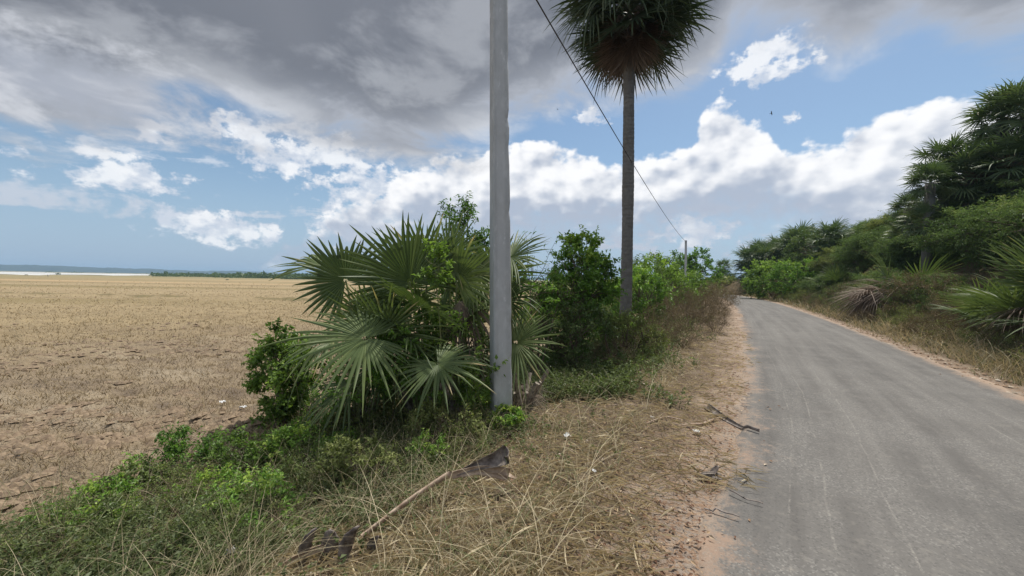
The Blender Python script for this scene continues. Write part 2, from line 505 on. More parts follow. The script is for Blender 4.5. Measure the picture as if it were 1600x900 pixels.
def ground_z(x, y, s=None, fine=True):
    x = np.asarray(x, float); y = np.asarray(y, float)
    if s is None: s, _ = side(x, y)
    L = s - HW; Rr = -s - HW
    D = np.hypot(x, y)
    z = -0.58 * ss(0.8, 5.6, L)
    hz = (4.9 + 0.7 * vn(x, y, 14, 3)) * ss(1.2, 9.5, Rr) * (1 - 0.9 * ss(50, 82, y)) + 1.2 * ss(10, 22, Rr) * (1 - ss(40, 75, y))
    z = z + np.where(Rr > 0, hz, 0)
    if fine:
        off = ss(0.0, 0.8, np.abs(s) - HW)
        z = z + off * (0.035 * vn(x, y, 0.7, 1) + 0.02 * vn(x, y, 0.23, 2)) * (1 - ss(60, 120, D))
        fld = ss(4.6, 6.4, L) * (1 - ss(30, 90, D))
        z = z + fld * (0.07 * vn(x, y, 0.9, 4) + 0.06 * vn(x + 0.3 * vn(x, y, 1, 9), y, 0.36, 5) + 0.035 * vn(x, y, 0.15, 6))
        z = z + 0.16 * np.exp(-((y - 35 + 0.05 * x + 1.2 * vn(x, y * 0, 9, 12)) / 0.6) ** 2) * (L > 6)
    z = z + 0.10 * np.exp(-((L - 5.6 - 0.5 * vn(x, y, 2, 8)) / 0.45) ** 2) * (1 - ss(30, 60, D))
    return z


def gz(x, y): return float(ground_z(np.array([x]), np.array([y]))[0])


def ray(px, py):
    d = CM @ Vector(((px - 800) / F, (450 - py) / F, -1)); return d


def at(px, py, depth):
    """the point seen at this pixel of the photograph, at this distance ahead of the camera"""
    d = ray(px, py); k = depth / d.y
    return Vector((d.x * k, d.y * k, EYE + d.z * k))


def on_ground(px, py):
    d = ray(px, py)
    ks = np.exp(np.linspace(math.log(1.0), math.log(900), 900))
    zz = EYE + d.z * ks - ground_z(d.x * ks, d.y * ks, fine=False)
    i = int(np.argmax(zz < 0)); k = ks[i] if (zz < 0).any() else ks[-1]
    return Vector((d.x * k, d.y * k, gz(d.x * k, d.y * k)))


# ground: one polar sheet out to the horizon, fine ahead and coarse behind
ang = np.concatenate([np.linspace(-62, 62, 900), np.linspace(62, 298, 120)[1:-1]]) * math.pi / 180
rad = np.concatenate([[0.25, 0.5, 0.8, 1.05], 1.25 * (1.0165 ** np.arange(0, 520))]); rad = rad[rad < 5600]
AA, RR = np.meshgrid(ang, rad)
GX, GY = np.sin(AA) * RR, np.cos(AA) * RR
GS, GA = side(GX, GY)
GZ = ground_z(GX, GY, GS)
GZ = np.where(np.abs(GS) < HW - 0.2, GZ - 0.03, GZ)
nr, na = GX.shape
i = np.arange(nr - 1)[:, None]; k = np.arange(na)[None]; k2 = (k + 1) % na
Q = np.stack([i * na + k, (i + 1) * na + k, (i + 1) * na + k2, i * na + k2], -1).reshape(-1, 4)
V = np.stack([GX, GY, GZ], -1).reshape(-1, 3)
mb = MB(); mb.add(np.concatenate([V, [[0, 0, gz(0, 0)]]]), Q, [(nr * na, a, (a + 1) % na) for a in range(na)], np.concatenate([GS.ravel(), [1.6]]))

m, t, out = new_mat('ground')
s_ = attr('tint'); p = geo(); x, y, z = sep(p)
L = s_ - HW; Rr = 0.0 - s_ - HW
D = E.m('SQRT', x * x + y * y)
n0 = noise(p, 0.35, 5, 0.6); n1 = noise(p, 1.6, 6, 0.62); n2 = noise(p, 9, 6, 0.65); n3 = noise(p, 45, 5, 0.7)
streakn = noise(vscale(p, (0.35, 1.0, 1.0)), 0.9, 6, 0.65)
streak = noise(vscale(p, (0.18, 1.0, 1.0)), 0.22, 5, 0.6)
streak2 = noise(vscale(p, (0.05, 1.0, 1.0)), 0.06, 6, 0.65)
n4 = voro(p, 22, 2, 0.6, feature='F1')
# harvested field
near = mix(n2, (0.18, 0.138, 0.098), (0.40, 0.318, 0.218))
rows_ = noise(vscale(p, (0.10, 1.0, 1.0)), 2.2, 5, 0.65)
near = mix(sstep(0.50, 0.66, rows_) * 0.45, near, (0.16, 0.122, 0.094))
near = mix(sstep(0.5, 0.75, n3) * 0.5, near, (0.46, 0.38, 0.26))
near = mix(sstep(0.50, 0.64, n1 * 0.55 + streakn * 0.45) * 0.7, near, (0.155, 0.122, 0.098))
near = mix(sstep(0.50, 0.36, streakn) * 0.4, near, (0.46, 0.39, 0.29))
gold = mix(streak, (0.255, 0.195, 0.12), (0.43, 0.34, 0.205))
rows_ = noise(vscale(p, (0.10, 1.0, 1.0)), 2.2, 5, 0.65)
gold = mix(sstep(0.52, 0.66, rows_) * 0.5, gold, (0.22, 0.165, 0.105))
gold = mix(sstep(0.56, 0.72, n2) * 0.5, gold, (0.55, 0.46, 0.29))
field = mix(sstep(10, 26, D + (n0 - 0.5) * 16), near, gold)
field = mix(sstep(0.50, 0.58, streak2) * sstep(22, 60, D) * 0.8, field, (0.25, 0.20, 0.10))
field = mix(sstep(0.60, 0.7, streak) * 0.5, field, (0.28, 0.21, 0.125))
field = mix(sstep(0.46, 0.38, streak2) * sstep(60, 120, D) * 0.6, field, (0.46, 0.32, 0.18))
field = mix(sstep(150, 260, D) * 0.6, field, (0.22, 0.20, 0.10))
for yb, wb, sl in ((35.0, 0.7, 0.05), (62.0, 1.0, -0.02), (84.0, 1.8, 0.0), (128.0, 3.0, 0.03)):
    bd = E.m('ABSOLUTE', y + x * sl - yb + (n0 - 0.5) * 5.0)
    field = mix(sstep(wb * 1.6, wb * 0.5, bd) * 0.8, field, mix(n0, (0.20, 0.135, 0.085), (0.17, 0.17, 0.075)))
# the verge: litter, soil, sand by the road
verge = mix(n2, (0.085, 0.064, 0.046), (0.25, 0.19, 0.135))
verge = mix(sstep(0.5, 0.7, n3) * 0.5, verge, (0.38, 0.30, 0.19))
sand = mix(n2, (0.30, 0.215, 0.155), (0.52, 0.41, 0.31))
sand = mix(sstep(0.44, 0.60, n3 * 0.5 + n2 * 0.5 + (n1 - 0.5) * 0.5) * 0.75, sand, (0.25, 0.145, 0.095))
sand = mix(sstep(0.52, 0.60, voro(p, 38, 0, feature='F1')) * 0.5, sand, (0.30, 0.28, 0.26))
edgeL = sstep(0.95, 0.1, L + (n1 - 0.5) * 1.5 + (n2 - 0.5) * 0.5)
verge = mix(edgeL * sstep(-0.6, -0.2, L), verge, sand)
edgeR = sstep(0.75, 0.05, Rr + (n1 - 0.5) * 0.8)
dune = mix(n1, (0.10, 0.08, 0.05), (0.20, 0.155, 0.095))
dune = mix(edgeR, dune, sand)
col = mix(sstep(-0.1, 0.1, Rr), verge, dune)
col = mix(sstep(5.0, 5.7, L + (n1 - 0.5) * 1.0), col, field)
hgt = n2 * 1.0 + n3 * 0.45 + n4 * 0.5
t.links.new(pbsdf(col, 0.95, 0.1, bump(hgt, 0.9, 0.06)).outputs[0], out.inputs[0])
g = mb.build('ground', m, smooth=True)
tag(g, 'dry earth with bare straw coloured field, littered verge and wooded dune', kind='structure')

# road ribbon
CLr = catmull(CP, 0.18); TGr = np.gradient(CLr, axis=0); TGr /= np.linalg.norm(TGr, axis=1, keepdims=True)
NLr = np.stack([-TGr[:, 1], TGr[:, 0]], 1)
ALr = np.concatenate([[0], np.cumsum(np.linalg.norm(np.diff(CLr, axis=0), axis=1))])
tt = np.array([-1.0, -0.985, -0.95, -0.8, -0.55, -0.25, 0, 0.25, 0.55, 0.8, 0.95, 0.985, 1.0])
prof = np.array([-0.08, -0.005, 0.018, 0.028, 0.036, 0.042, 0.044, 0.042, 0.036, 0.028, 0.018, -0.005, -0.08])
wob = 0.15 * vn(ALr, ALr * 0, 1.1, 21) + 0.09 * vn(ALr, ALr * 0, 0.35, 22)
wob2 = 0.12 * vn(ALr, ALr * 0 + 50, 1.1, 23) + 0.05 * vn(ALr, ALr * 0, 0.35, 24)
half = HW + 0.1 + np.where(tt[None] > 0, wob[:, None], wob2[:, None]) * (np.abs(tt[None]) > 0.9)
off = tt[None] * half
XY = CLr[:, None] + NLr[:, None] * off[..., None]
zz = prof[None] + 0.006 * vn(XY[..., 0], XY[..., 1], 1.3, 31) + 0 * off
V = np.concatenate([XY, zz[..., None]], -1).reshape(-1, 3)
nn, mm = off.shape
i = np.arange(nn - 1)[:, None] * mm; k = np.arange(mm - 1)[None]
Q = np.stack([i + k, i + mm + k, i + mm + k + 1, i + k + 1], -1).reshape(-1, 4)[:, ::-1]
mb = MB(); mb.add(V, Q, None, off.ravel())
m, t, out = new_mat('asphalt')
o_ = attr('tint'); al = attr('along'); p = geo()
n1 = noise(p, 1.3, 5, 0.6); n2 = noise(p, 12, 5, 0.6); n3 = noise(p, 70, 4, 0.7); st = noise(xyz(al * 0.12, o_ * 2.4, 0.0), 1.6, 6, 0.6)
agg = voro(p, 85, 0, feature='F1', out=1)
ar, ag, ab = sep(agg)
col = mix(sstep(0.2, 0.8, st), (0.125, 0.120, 0.118), (0.205, 0.199, 0.192))
pat = noise(xyz(al * 0.25, o_ * 0.5, 0.0), 1.4, 4, 0.6)
col = mix(sstep(0.55, 0.68, pat) * 0.45, col, (0.105, 0.104, 0.104))
wheel = sstep(0.45, 0.1, E.m('ABSOLUTE', E.m('ABSOLUTE', o_) - 0.75))
col = mix(wheel * 0.14, col, (0.25, 0.242, 0.23))
col = mix(sstep(0.4, 0.7, n1) * 0.4, col, (0.21, 0.205, 0.20))
col = mix(sstep(0.72, 0.95, ar) * 0.45 * sstep(0.3, 0.7, n1 + (st - 0.5)), col, (0.42, 0.41, 0.39))
col = mix(sstep(0.25, 0.05, ag) * 0.35, col, (0.07, 0.07, 0.072))
col = mix(sstep(0.54, 0.70, n2) * 0.3, col, (0.30, 0.285, 0.26))
# pale scrape lines along the road
scr = None
for (o0, w) in ((1.30, 0.006), (1.08, 0.007), (0.72, 0.006), (-0.62, 0.008), (-0.9, 0.005)):
    wv = (noise(xyz(al * 0.5, o0 * 7.0, 0.0), 1.0, 3, 0.6) - 0.5) * 0.16 + (n3 - 0.5) * 0.02
    e = sstep(w * 1.7, w * 0.4, E.m('ABSOLUTE', o_ + wv - o0))
    scr = e if scr is None else scr.max(e)
brk = sstep(0.44, 0.56, noise(xyz(al * 0.9, o_ * 3.0, 0.0), 2.0, 5, 0.7))
col = mix(scr * brk * sstep(0.40, 0.62, n3) * 0.42, col, (0.50, 0.48, 0.44))
col = mix(1.0, col, (0.78, 0.77, 0.755), 'MULTIPLY')
# sand blown over the edges
eL = sstep(1.30, 2.05, o_ + (n1 - 0.5) * 1.0 + (n2 - 0.5) * 0.7)
eR = sstep(1.62 - 0.35, 1.85, (0.0 - o_) + (n1 - 0.5) * 0.5 + (n2 - 0.5) * 0.4)
sandc = mix(n2, (0.30, 0.215, 0.155), (0.52, 0.41, 0.31))
sandc = mix(sstep(0.44, 0.60, n3 * 0.5 + n2 * 0.5 + (n1 - 0.5) * 0.5) * 0.6, sandc, (0.25, 0.145, 0.095))
col = mix(eL.max(eR) * sstep(0.34, 0.60, n3 + (eL.max(eR) - 0.5) * 0.45) * 0.9, col, sandc)
t.links.new(pbsdf(col, 0.86, 0.3, bump(n3 * 0.5 + ar * 0.8, 0.5, 0.006)).outputs[0], out.inputs[0])
rd = mb.build('road', m, smooth=True)
a = rd.data.attributes.new('along', 'FLOAT', 'POINT'); a.data.foreach_set('value', np.repeat(ALr, mm).astype(np.float32))
tag(rd, 'narrow worn grey tarmac lane without markings, sandy at its edges', kind='structure')

# lake far out on the left, wooded hills behind it
def sheet(name, pts, z, mat):
    mb = MB(); P = np.array([(x, y, z) for x, y in pts]); c = P.mean(0)
    mb.add(np.vstack([P, c]), None, [(len(P), i, (i + 1) % len(P)) for i in range(len(P))])
    return mb.build(name, mat)


def polar(azd, r): return (math.sin(R(azd)) * r, math.cos(R(azd)) * r)


near_sh = [polar(a, 370 + 45 * math.sin(a * 0.9) + 25 * math.sin(a * 2.3 + 1) + max(0, (a + 46)) * 40) for a in np.linspace(-75, -37.5, 40)]
far_sh = [polar(a, 1000 + 60 * math.sin(a * 0.7)) for a in np.linspace(-37.5, -75, 30)]
lake = sheet('lake', near_sh + far_sh, -0.50, M['water'])
tag(lake, 'thin bright strip of lake water beyond the bare field', kind='structure')
near_sh = [polar(a, 640 + 50 * math.sin(a * 1.1)) for a in np.linspace(-36, -30, 14)]
far_sh = [polar(a, 820) for a in np.linspace(-30, -36, 10)]
tag(sheet('pond', near_sh + far_sh, -0.50, M['water']), 'small pale gleam of water beyond the distant scrub', kind='structure')

mb = MB()
aa = np.linspace(-80, 75, 900); rows = []
for j, (r, hf) in enumerate(((2500, 0.0), (2600, 0.72), (2700, 1.0), (3300, 1.0))):
    hh = (30 - 16 * ss(-60, -20, aa) + 3.0 * vn(aa, aa * 0, 3.5, 41) + 2.5 * vn(aa, aa * 0, 0.9, 42) + 1.6 * vn(aa, aa * 0, 0.25, 43) + 5 * np.maximum(0, vn(aa, aa * 0, 2.2, 45) - 0.55) * 2) * hf
    rows.append(np.stack([np.sin(aa * math.pi / 180) * r, np.cos(aa * math.pi / 180) * r, hh - 0.8], 1))
V = np.concatenate(rows); n = len(aa)
Q = np.concatenate([np.stack([np.arange(n - 1) + j * n, np.arange(1, n) + j * n, np.arange(1, n) + (j + 1) * n, np.arange(n - 1) + (j + 1) * n], 1) for j in range(3)])
mb.add(V, Q); tag(mb.build('hills', M['farwood'], smooth=False), 'low blue wooded shore along the horizon behind the lake', kind='structure')

# ------------------------------------------------------------------ fan leaves
def nrm(v): v = np.asarray(v, float); return v / (np.linalg.norm(v) + 1e-9)


def fan_blade(mb, H, a, n, Rad, nseg=44, spread=290, cup=0.25, droop=0.15, split=0.42, seed=0, tint=0.5, fold=0.55, ragged=0.09, wid=1.0, hang=0.0, dry=0.0):
    """pleated palmate blade: H hastula, a axis (away from the stalk), n upper side"""
    r_ = np.random.default_rng(seed)
    a = nrm(a); n = nrm(np.asarray(n) - np.dot(n, a) * a); b = np.cross(n, a)
    th = (np.arange(nseg) / (nseg - 1) - 0.5) * R(spread)
    dth = R(spread) / (nseg - 1)
    ln = Rad * (0.74 + 0.26 * np.cos(th * 0.55)) * (1 + r_.normal(0, ragged, nseg))
    f = np.array([0.04, 0.2, split, 0.56, 0.70, 0.84, 0.94, 1.0])
    r = ln[:, None] * f[None]
    r[:, 1:3] = (Rad * f[1:3])[None] * (0.8 + 0.2 * np.cos(th * 0.55))[:, None]
    hw0 = np.tan(dth / 2) * r
    w_s = hw0[:, 2:3]
    tp = np.clip((f - split) / (1 - split), 0, 1)[None]
    hw = np.where(f[None] <= split + 1e-6, hw0, w_s * (1.0 + 0.25 * tp) * (1 - tp ** 1.6)) * wid + 0.0007
    ang = th[:, None] + r_.normal(0, 0.25, nseg)[:, None] * dth * tp + 0 * r
    upang = cup * (0.6 + 0.4 * np.cos(th))[:, None] + r_.normal(0, 0.03, nseg)[:, None] * tp
    dr = droop * (1 + r_.normal(0, 0.45, nseg))[:, None]
    brk = (r_.random(nseg) < 0.10 + hang)[:, None] * r_.uniform(0.2, 0.9, nseg)[:, None]
    rad_dir = np.cos(ang)[..., None] * a + np.sin(ang)[..., None] * b
    P = r[..., None] * (rad_dir * np.cos(upang)[..., None] + n * np.sin(upang)[..., None])
    q = r / Rad
    P[..., 2] -= Rad * (dr * q ** 2.4 + brk * np.clip(q - 0.55, 0, 1) ** 1.3)
    P *= np.where(brk[..., None] * np.clip(q - 0.6, 0, 1)[..., None] > 0, 1 - 0.18 * brk[..., None] * np.clip(q - 0.6, 0, 1)[..., None] * 2, 1)
    P = P + np.asarray(H)
    tang = -np.sin(ang)[..., None] * a + np.cos(ang)[..., None] * b
    tw = r_.normal(0, 0.35, nseg)[:, None, None] * tp[..., None]
    tang = tang * np.cos(tw) + n * np.sin(tw)
    Lp = P - tang * hw[..., None]; Rp = P + tang * hw[..., None]
    C = P + n * (hw * fold)[..., None] * (1 - 0.3 * tp[..., None])
    V = np.stack([Lp, C, Rp], 2)                     # seg, station, 3
    ns = len(f)
    i = np.arange(nseg)[:, None, None] * ns * 3; j = np.arange(ns - 1)[None, :, None] * 3; k = np.arange(2)[None, None]
    o = i + j + k
    Q = np.stack([o, o + 1, o + 4, o + 3], -1).reshape(-1, 4)
    tn = np.clip(tint + r_.normal(0, 0.10, nseg)[:, None, None] + 0 * V[..., 0] + (tp[..., None] ** 3) * (0.16 + dry) + (r_.random(nseg) < 0.06)[:, None, None] * 0.5 * tp[..., None], 0, 1)
    tn[:, :, 1] = np.clip(tn[:, :, 1] + 0.08, 0, 1)
    mb.add(V.reshape(-1, 3), Q, None, tn.ravel())


def bez(p0, p1, p2, n=9):
    t = np.linspace(0, 1, n)[:, None]
    return (1 - t) ** 2 * np.asarray(p0) + 2 * t * (1 - t) * np.asarray(p1) + t * t * np.asarray(p2)


def canon_frond(seed, lp, Rad, nseg, droop=0.2, tint=0.4, **kw):
    """frond along +X from the origin, upper side +Z"""
    mb = MB()
    sag = lp * 0.06
    pts = bez((0, 0, 0), (lp * 0.5, 0, sag), (lp, 0, 0), 7)
    tube(mb, pts, np.linspace(0.034, 0.014, 7), 4, min(1, tint + 0.35), cap=False)
    d = nrm(pts[-1] - pts[-2])
    fan_blade(mb, pts[-1], d, (0.25, 0, 1), Rad, nseg, droop=droop, seed=seed, tint=tint, **kw)
    return mb


def frond_matrix(yaw, pitch, roll, loc, sc_=1.0):
    return Matrix.Translation(loc) @ Matrix.Rotation(yaw, 4, 'Z') @ Matrix.Rotation(-pitch, 4, 'Y') @ Matrix.Rotation(roll, 4, 'X') @ Matrix.Scale(sc_, 4)


# ------------------------------------------------------------------ leaves, twigs, shrubs
def leaves(mb, P, Dr, Nn, ln, wd, tint, r_, fold=0.25):
    """rhombic leaves folded at the midrib"""
    N = len(P)
    Dr = Dr / (np.linalg.norm(Dr, axis=1, keepdims=True) + 1e-9)
    B = np.cross(Dr, Nn); B /= np.linalg.norm(B, axis=1, keepdims=True) + 1e-9
    Nn = np.cross(B, Dr)
    ln = np.broadcast_to(ln, (N,))[:, None]; wd = np.broadcast_to(wd, (N,))[:, None]
    mid = P + Dr * ln * 0.42
    V = np.stack([P, mid + B * wd * 0.5 + Nn * wd * fold, P + Dr * ln - Nn * ln * 0.12, mid - B * wd * 0.5 + Nn * wd * fold], 1)
    i = np.arange(N)[:, None] * 4
    T = np.concatenate([i + np.array([[0, 2, 1]]), i + np.array([[0, 3, 2]])])
    mb.add(V.reshape(-1, 3), None, T, np.repeat(tint, 4))


def rdir(r_, n, up=0.0):
    v = r_.normal(0, 1, (n, 3)); v[:, 2] += up
    return v / np.linalg.norm(v, axis=1, keepdims=True)


def shrub_parts(seed, rx=1.0, ry=1.0, h=2.0, z0=0.2, ncl=50, nleaf=60, ll=0.06, lw=0.03, cr=0.28, stems=4, flat=0.0, droop=0.0, tint=0.45, tvar=0.15, shell=0.55, lump=0.3, wood_r=0.03, twigs=5, sparse=0.0, top_tint=0.0):
    r_ = np.random.default_rng(seed)
    wood, lf = MB(), MB()
    base = [np.array([r_.normal(0, 0.07 * rx), r_.normal(0, 0.07 * ry), 0.0]) for _ in range(stems)]
    forks = []
    for b in base:
        e = np.array([r_.normal(0, 0.35 * rx), r_.normal(0, 0.35 * ry), z0 + (h - z0) * r_.uniform(0.25, 0.55)])
        pts = bez(b - [0, 0, 0.15], b * 0.6 + e * 0.4 + r_.normal(0, 0.08, 3) * rx + [0, 0, 0.1 * h], e, 7)
        tube(wood, pts, np.linspace(wood_r, wood_r * 0.55, 7), 6, 0.5); forks += [pts[3], pts[5], pts[6]]
    forks = np.array(forks)
    allP, allD, allN, allT = [], [], [], []
    for c in range(ncl):
        u = r_.uniform(-1, 1); ph = r_.uniform(0, 2 * math.pi)
        s_ = math.sqrt(1 - u * u)
        rr = (shell + (1 - shell) * r_.random() ** 0.6) * (1 + lump * float(vn(math.cos(ph) * s_ * 2 + seed * 7.3, u * 2 + math.sin(ph) * s_ * 2, 0.8, seed)))
        zc = z0 + (h - z0) * 0.5
        C = np.array([rx * s_ * math.cos(ph) * rr, ry * s_ * math.sin(ph) * rr, zc + (h - z0) * 0.5 * u * min(rr, 1.05)])
        f = forks[np.argmin(((forks - C) ** 2).sum(1) + r_.uniform(0, 0.2, len(forks)))]
        pts = bez(f, (f + C) / 2 + r_.normal(0, 0.08, 3) + [0, 0, 0.1], C, 5)
        tube(wood, pts, np.linspace(wood_r * 0.42, wood_r * 0.16, 5), 4, 0.5, cap=False)
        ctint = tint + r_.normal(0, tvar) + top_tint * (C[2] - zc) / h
        outw = nrm(C - np.array([0, 0, zc * 0.7]))
        for k in range(twigs):
            d = nrm(rdir(r_, 1)[0] * (1, 1, 1 - flat) + outw * 0.7 + [0, 0, 0.25 - droop])
            Lt = cr * r_.uniform(0.7, 1.5)
            e = C + d * Lt + [0, 0, -droop * Lt * 0.5]
            tp = bez(C, C + d * Lt * 0.5 + [0, 0, 0.04 * Lt], e, 4)
            tube(wood, tp, np.linspace(wood_r * 0.14, 0.0012, 4), 3, 0.6, cap=False)
            m_ = max(3, nleaf // twigs)
            t_ = r_.random(m_) ** 0.8
            P = bez(C, C + d * Lt * 0.5, e, 16)[np.minimum((t_ * 16).astype(int), 15)] + r_.normal(0, cr * 0.09, (m_, 3))
            Dl = rdir(r_, m_) * (1, 1, 1 - flat * 0.7) + d * 0.6 + [0, 0, -0.15 - droop * 0.8]
            N_ = rdir(r_, m_) * 0.55 + [0, 0, 1.0]
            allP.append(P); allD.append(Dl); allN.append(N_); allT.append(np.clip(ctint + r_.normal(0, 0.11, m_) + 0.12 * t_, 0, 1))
    P, Dl, N_, T_ = map(np.concatenate, (allP, allD, allN, allT))
    k = r_.random(len(P)) > sparse
    P, Dl, N_, T_ = P[k], Dl[k], N_[k], T_[k]
    sz = r_.uniform(0.65, 1.25, len(P))
    leaves(lf, P, Dl, N_, ll * sz, lw * sz, T_, r_)
    return wood, lf


def shrub(name, seed, loc, label, cat, leafmat, group=None, rz=0.0, woodmat='bark', **kw):
    w, l = shrub_parts(seed, **kw)
    r0 = empty(name, loc, rz); tag(r0, label, cat, group)
    w.build('branches', M[woodmat], r0, smooth=True); l.build('foliage', M[leafmat], r0)
    return r0


def copy_tree(o, parent=None):
    c = o.copy(); COL.objects.link(c)
    if parent is not None: c.parent = parent
    for ch in o.children: copy_tree(ch, c)
    return c


# ------------------------------------------------------------------ the near pole, the far pole, the cable
POLE_H = 6.05
def pole_mesh():
    mb = MB(); ch = 0.014
    zs = np.concatenate([np.linspace(-0.6, 5.75, 60)])
    rows = []
    for z in zs:
        w = 0.1140 - 0.0054 * max(z, 0)
        sec = [(-w + ch, -w), (-w * 0.34, -w), (w * 0.34, -w), (w - ch, -w), (w, -w + ch), (w, w - ch), (w - ch, w), (-w + ch, w), (-w, w - ch), (-w, -w + ch)]
        rows.append([(x + 0.0016 * float(vn(i * 3.1, z, 0.16, 5)), y + 0.0016 * float(vn(i * 3.1 + 9, z, 0.16, 6)), z) for i, (x, y) in enumerate(sec)])
    # ragged arrises: small chips broken out of the right hand edge
    for j, z in enumerate(zs):
        c = max(0.0, float(vn(0.0, z, 0.10, 77)) - 0.25) * 0.016
        for i in (3, 4): rows[j][i] = (rows[j][i][0] - c, rows[j][i][1] + c, z)
    V = np.array(rows).reshape(-1, 3); n = 10; k = len(zs)
    i = np.arange(k - 1)[:, None] * n; q = np.arange(n)[None]
    Q = np.stack([i + q, i + (q + 1) % n, i + n + (q + 1) % n, i + n + q], -1).reshape(-1, 4)
    T = [(k * n, (k - 1) * n + a, (k - 1) * n + (a + 1) % n) for a in range(n)]
    mb.add(np.vstack([V, [0, 0, zs[-1]]]), Q, T)
    return mb


pb = at(783, 655, 4.72)
pole = empty('utility_pole', (pb.x, pb.y, gz(pb.x, pb.y)))
pole.rotation_euler = (0, R(-1.35), R(17.5))
tag(pole, 'near square grey concrete utility pole standing in front of the fan palms', 'utility pole', 'concrete poles along the lane')
pole_mesh().build('shaft', M['concrete'], pole)
mb = MB(); tube(mb, [(0, -0.11, 5.55), (0, 0.12, 5.55)], 0.012, 6); tube(mb, [(0, -0.10, 5.55), (0, -0.10, 5.66)], 0.03, 8)
mb.build('cable_hook', M['metal'], pole)
far_b = at(1072, 446, 36.0)
pole2 = copy_tree(pole); pole2.location = (far_b.x, far_b.y, gz(far_b.x, far_b.y)); pole2.rotation_euler = (0, R(-1.2), R(-14))
pole2['label'] = 'slim pale utility pole far off above the roadside bushes where the cable ends'
bpy.context.view_layer.update()
wa = np.array(pole.matrix_world @ Vector((0, -0.10, 5.60))); wb = np.array(pole2.matrix_world @ Vector((0, -0.10, 5.60)))
print('wire ends', wa, wb, 'far pole base', far_b)
t_ = np.linspace(0, 1, 90)[:, None]
wp = wa * (1 - t_) + wb * t_; wp[:, 2] -= 4 * 0.36 * (t_ * (1 - t_))[:, 0]
mb = MB(); tube(mb, wp, 0.011, 6, 0.5)
tag(mb.build('overhead_cable', M['wire']), 'thin dark cable sagging from the near pole past the tall palm to the far pole', 'cable')

# ------------------------------------------------------------------ the tall palmyra palm
PX, PY = 3.46, 12.1
pz = gz(PX, PY)
palm = empty('palmyra_palm', (PX, PY, pz))
tag(palm, 'tall single palmyra palm with straight grey trunk and round dark crown', 'palm tree')
mb = MB()
zt = 9.1 - pz
n = 260; Z = np.linspace(-0.3, zt, n)
rad_ = 0.168 + 0.05 * np.exp(-((Z) / 0.5).clip(0) ** 1.2) + 0.014 * ss(zt - 3.5, zt - 1.0, Z) * -1 + 0.010 * vn(Z, Z * 0, 0.9, 3)
ph = (Z * 7.5 + 0.2 * vn(Z, Z * 0, 0.5, 6)) % 1.0
rad_ = rad_ + 0.006 * (ph < 0.8) + 0.003 * vn(Z, Z * 0, 0.05, 8)
lean = np.stack([0.02 * np.sin(Z * 0.5) - 0.006 * Z + 0.02, 0.0 * Z, Z], 1)
tube(mb, lean, rad_, 28)
v = mb.v[0]; a_ = np.arctan2(v[:, 1], v[:, 0]); rr_ = 1 + 0.02 * vn(a_ * 2, v[:, 2], 0.35, 9)
v[:, 0] *= rr_; v[:, 1] *= rr_
mb.build('trunk', M['palm_bark'], palm, smooth=True)
crown_c = Vector((lean[-1][0], 0, 9.95 - pz))
# stalk bases round the top of the trunk
mb = MB(); r_ = np.random.default_rng(5)
for k in range(46):
    a_ = r_.uniform(0, 2 * math.pi); z = r_.uniform(zt - 0.7, zt + 0.4); o = 0.15
    d = np.array([math.cos(a_), math.sin(a_), 0])
    tube(mb, [d * o + [0, 0, z], d * (o + 0.10) + [0, 0, z + 0.16], d * (o + 0.24) + [0, 0, z + 0.36]], [0.05, 0.04, 0.02], 4, r_.uniform(0, 0.6))
mb.build('stalk_stubs', M['husk'], palm)
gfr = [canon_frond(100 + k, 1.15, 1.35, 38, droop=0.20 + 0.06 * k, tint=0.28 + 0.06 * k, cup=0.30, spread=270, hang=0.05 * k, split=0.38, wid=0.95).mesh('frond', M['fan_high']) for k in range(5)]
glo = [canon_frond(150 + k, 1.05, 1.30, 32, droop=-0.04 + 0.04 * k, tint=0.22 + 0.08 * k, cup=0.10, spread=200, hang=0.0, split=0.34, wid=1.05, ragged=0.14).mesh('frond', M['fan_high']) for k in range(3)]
dfr = [canon_frond(200 + k, 0.75, 1.05, 24, droop=-0.10, tint=0.25 + 0.1 * k, cup=0.12, spread=125, hang=0.0, split=0.22, wid=1.0, fold=0.8, ragged=0.14).mesh('dead_frond', M['fan_dead']) for k in range(4)]
ga = math.pi * (3 - math.sqrt(5))
for k in range(80):
    u = k / 79
    pitch = math.asin(min(1, 1.0 - 1.80 * u ** 1.0)) + r_.normal(0, 0.06)
    pitch = max(pitch, -1.12)
    yaw = k * ga + r_.normal(0, 0.12)
    zb = 0.30 * (1 - u * 2)
    obj('frond', gfr[k % 5] if pitch > -0.45 else glo[k % 3], palm, frond_matrix(yaw, pitch, r_.normal(0, 0.3), crown_c + Vector((0, 0, zb - 0.05)), r_.uniform(0.88, 1.06)))
for k in range(64):
    yaw = k * ga * 1.3 + r_.normal(0, 0.2); q_ = (k + 0.5) / 64; pitch = -1.12 - 0.36 * q_ + r_.normal(0, 0.05)
    obj('dead_frond', dfr[k % 4], palm, frond_matrix(yaw, pitch, r_.normal(0, 0.4), crown_c + Vector((0.13 * math.cos(yaw), 0.13 * math.sin(yaw), 0.1 - 0.75 * q_)), r_.uniform(0.85, 1.05)))

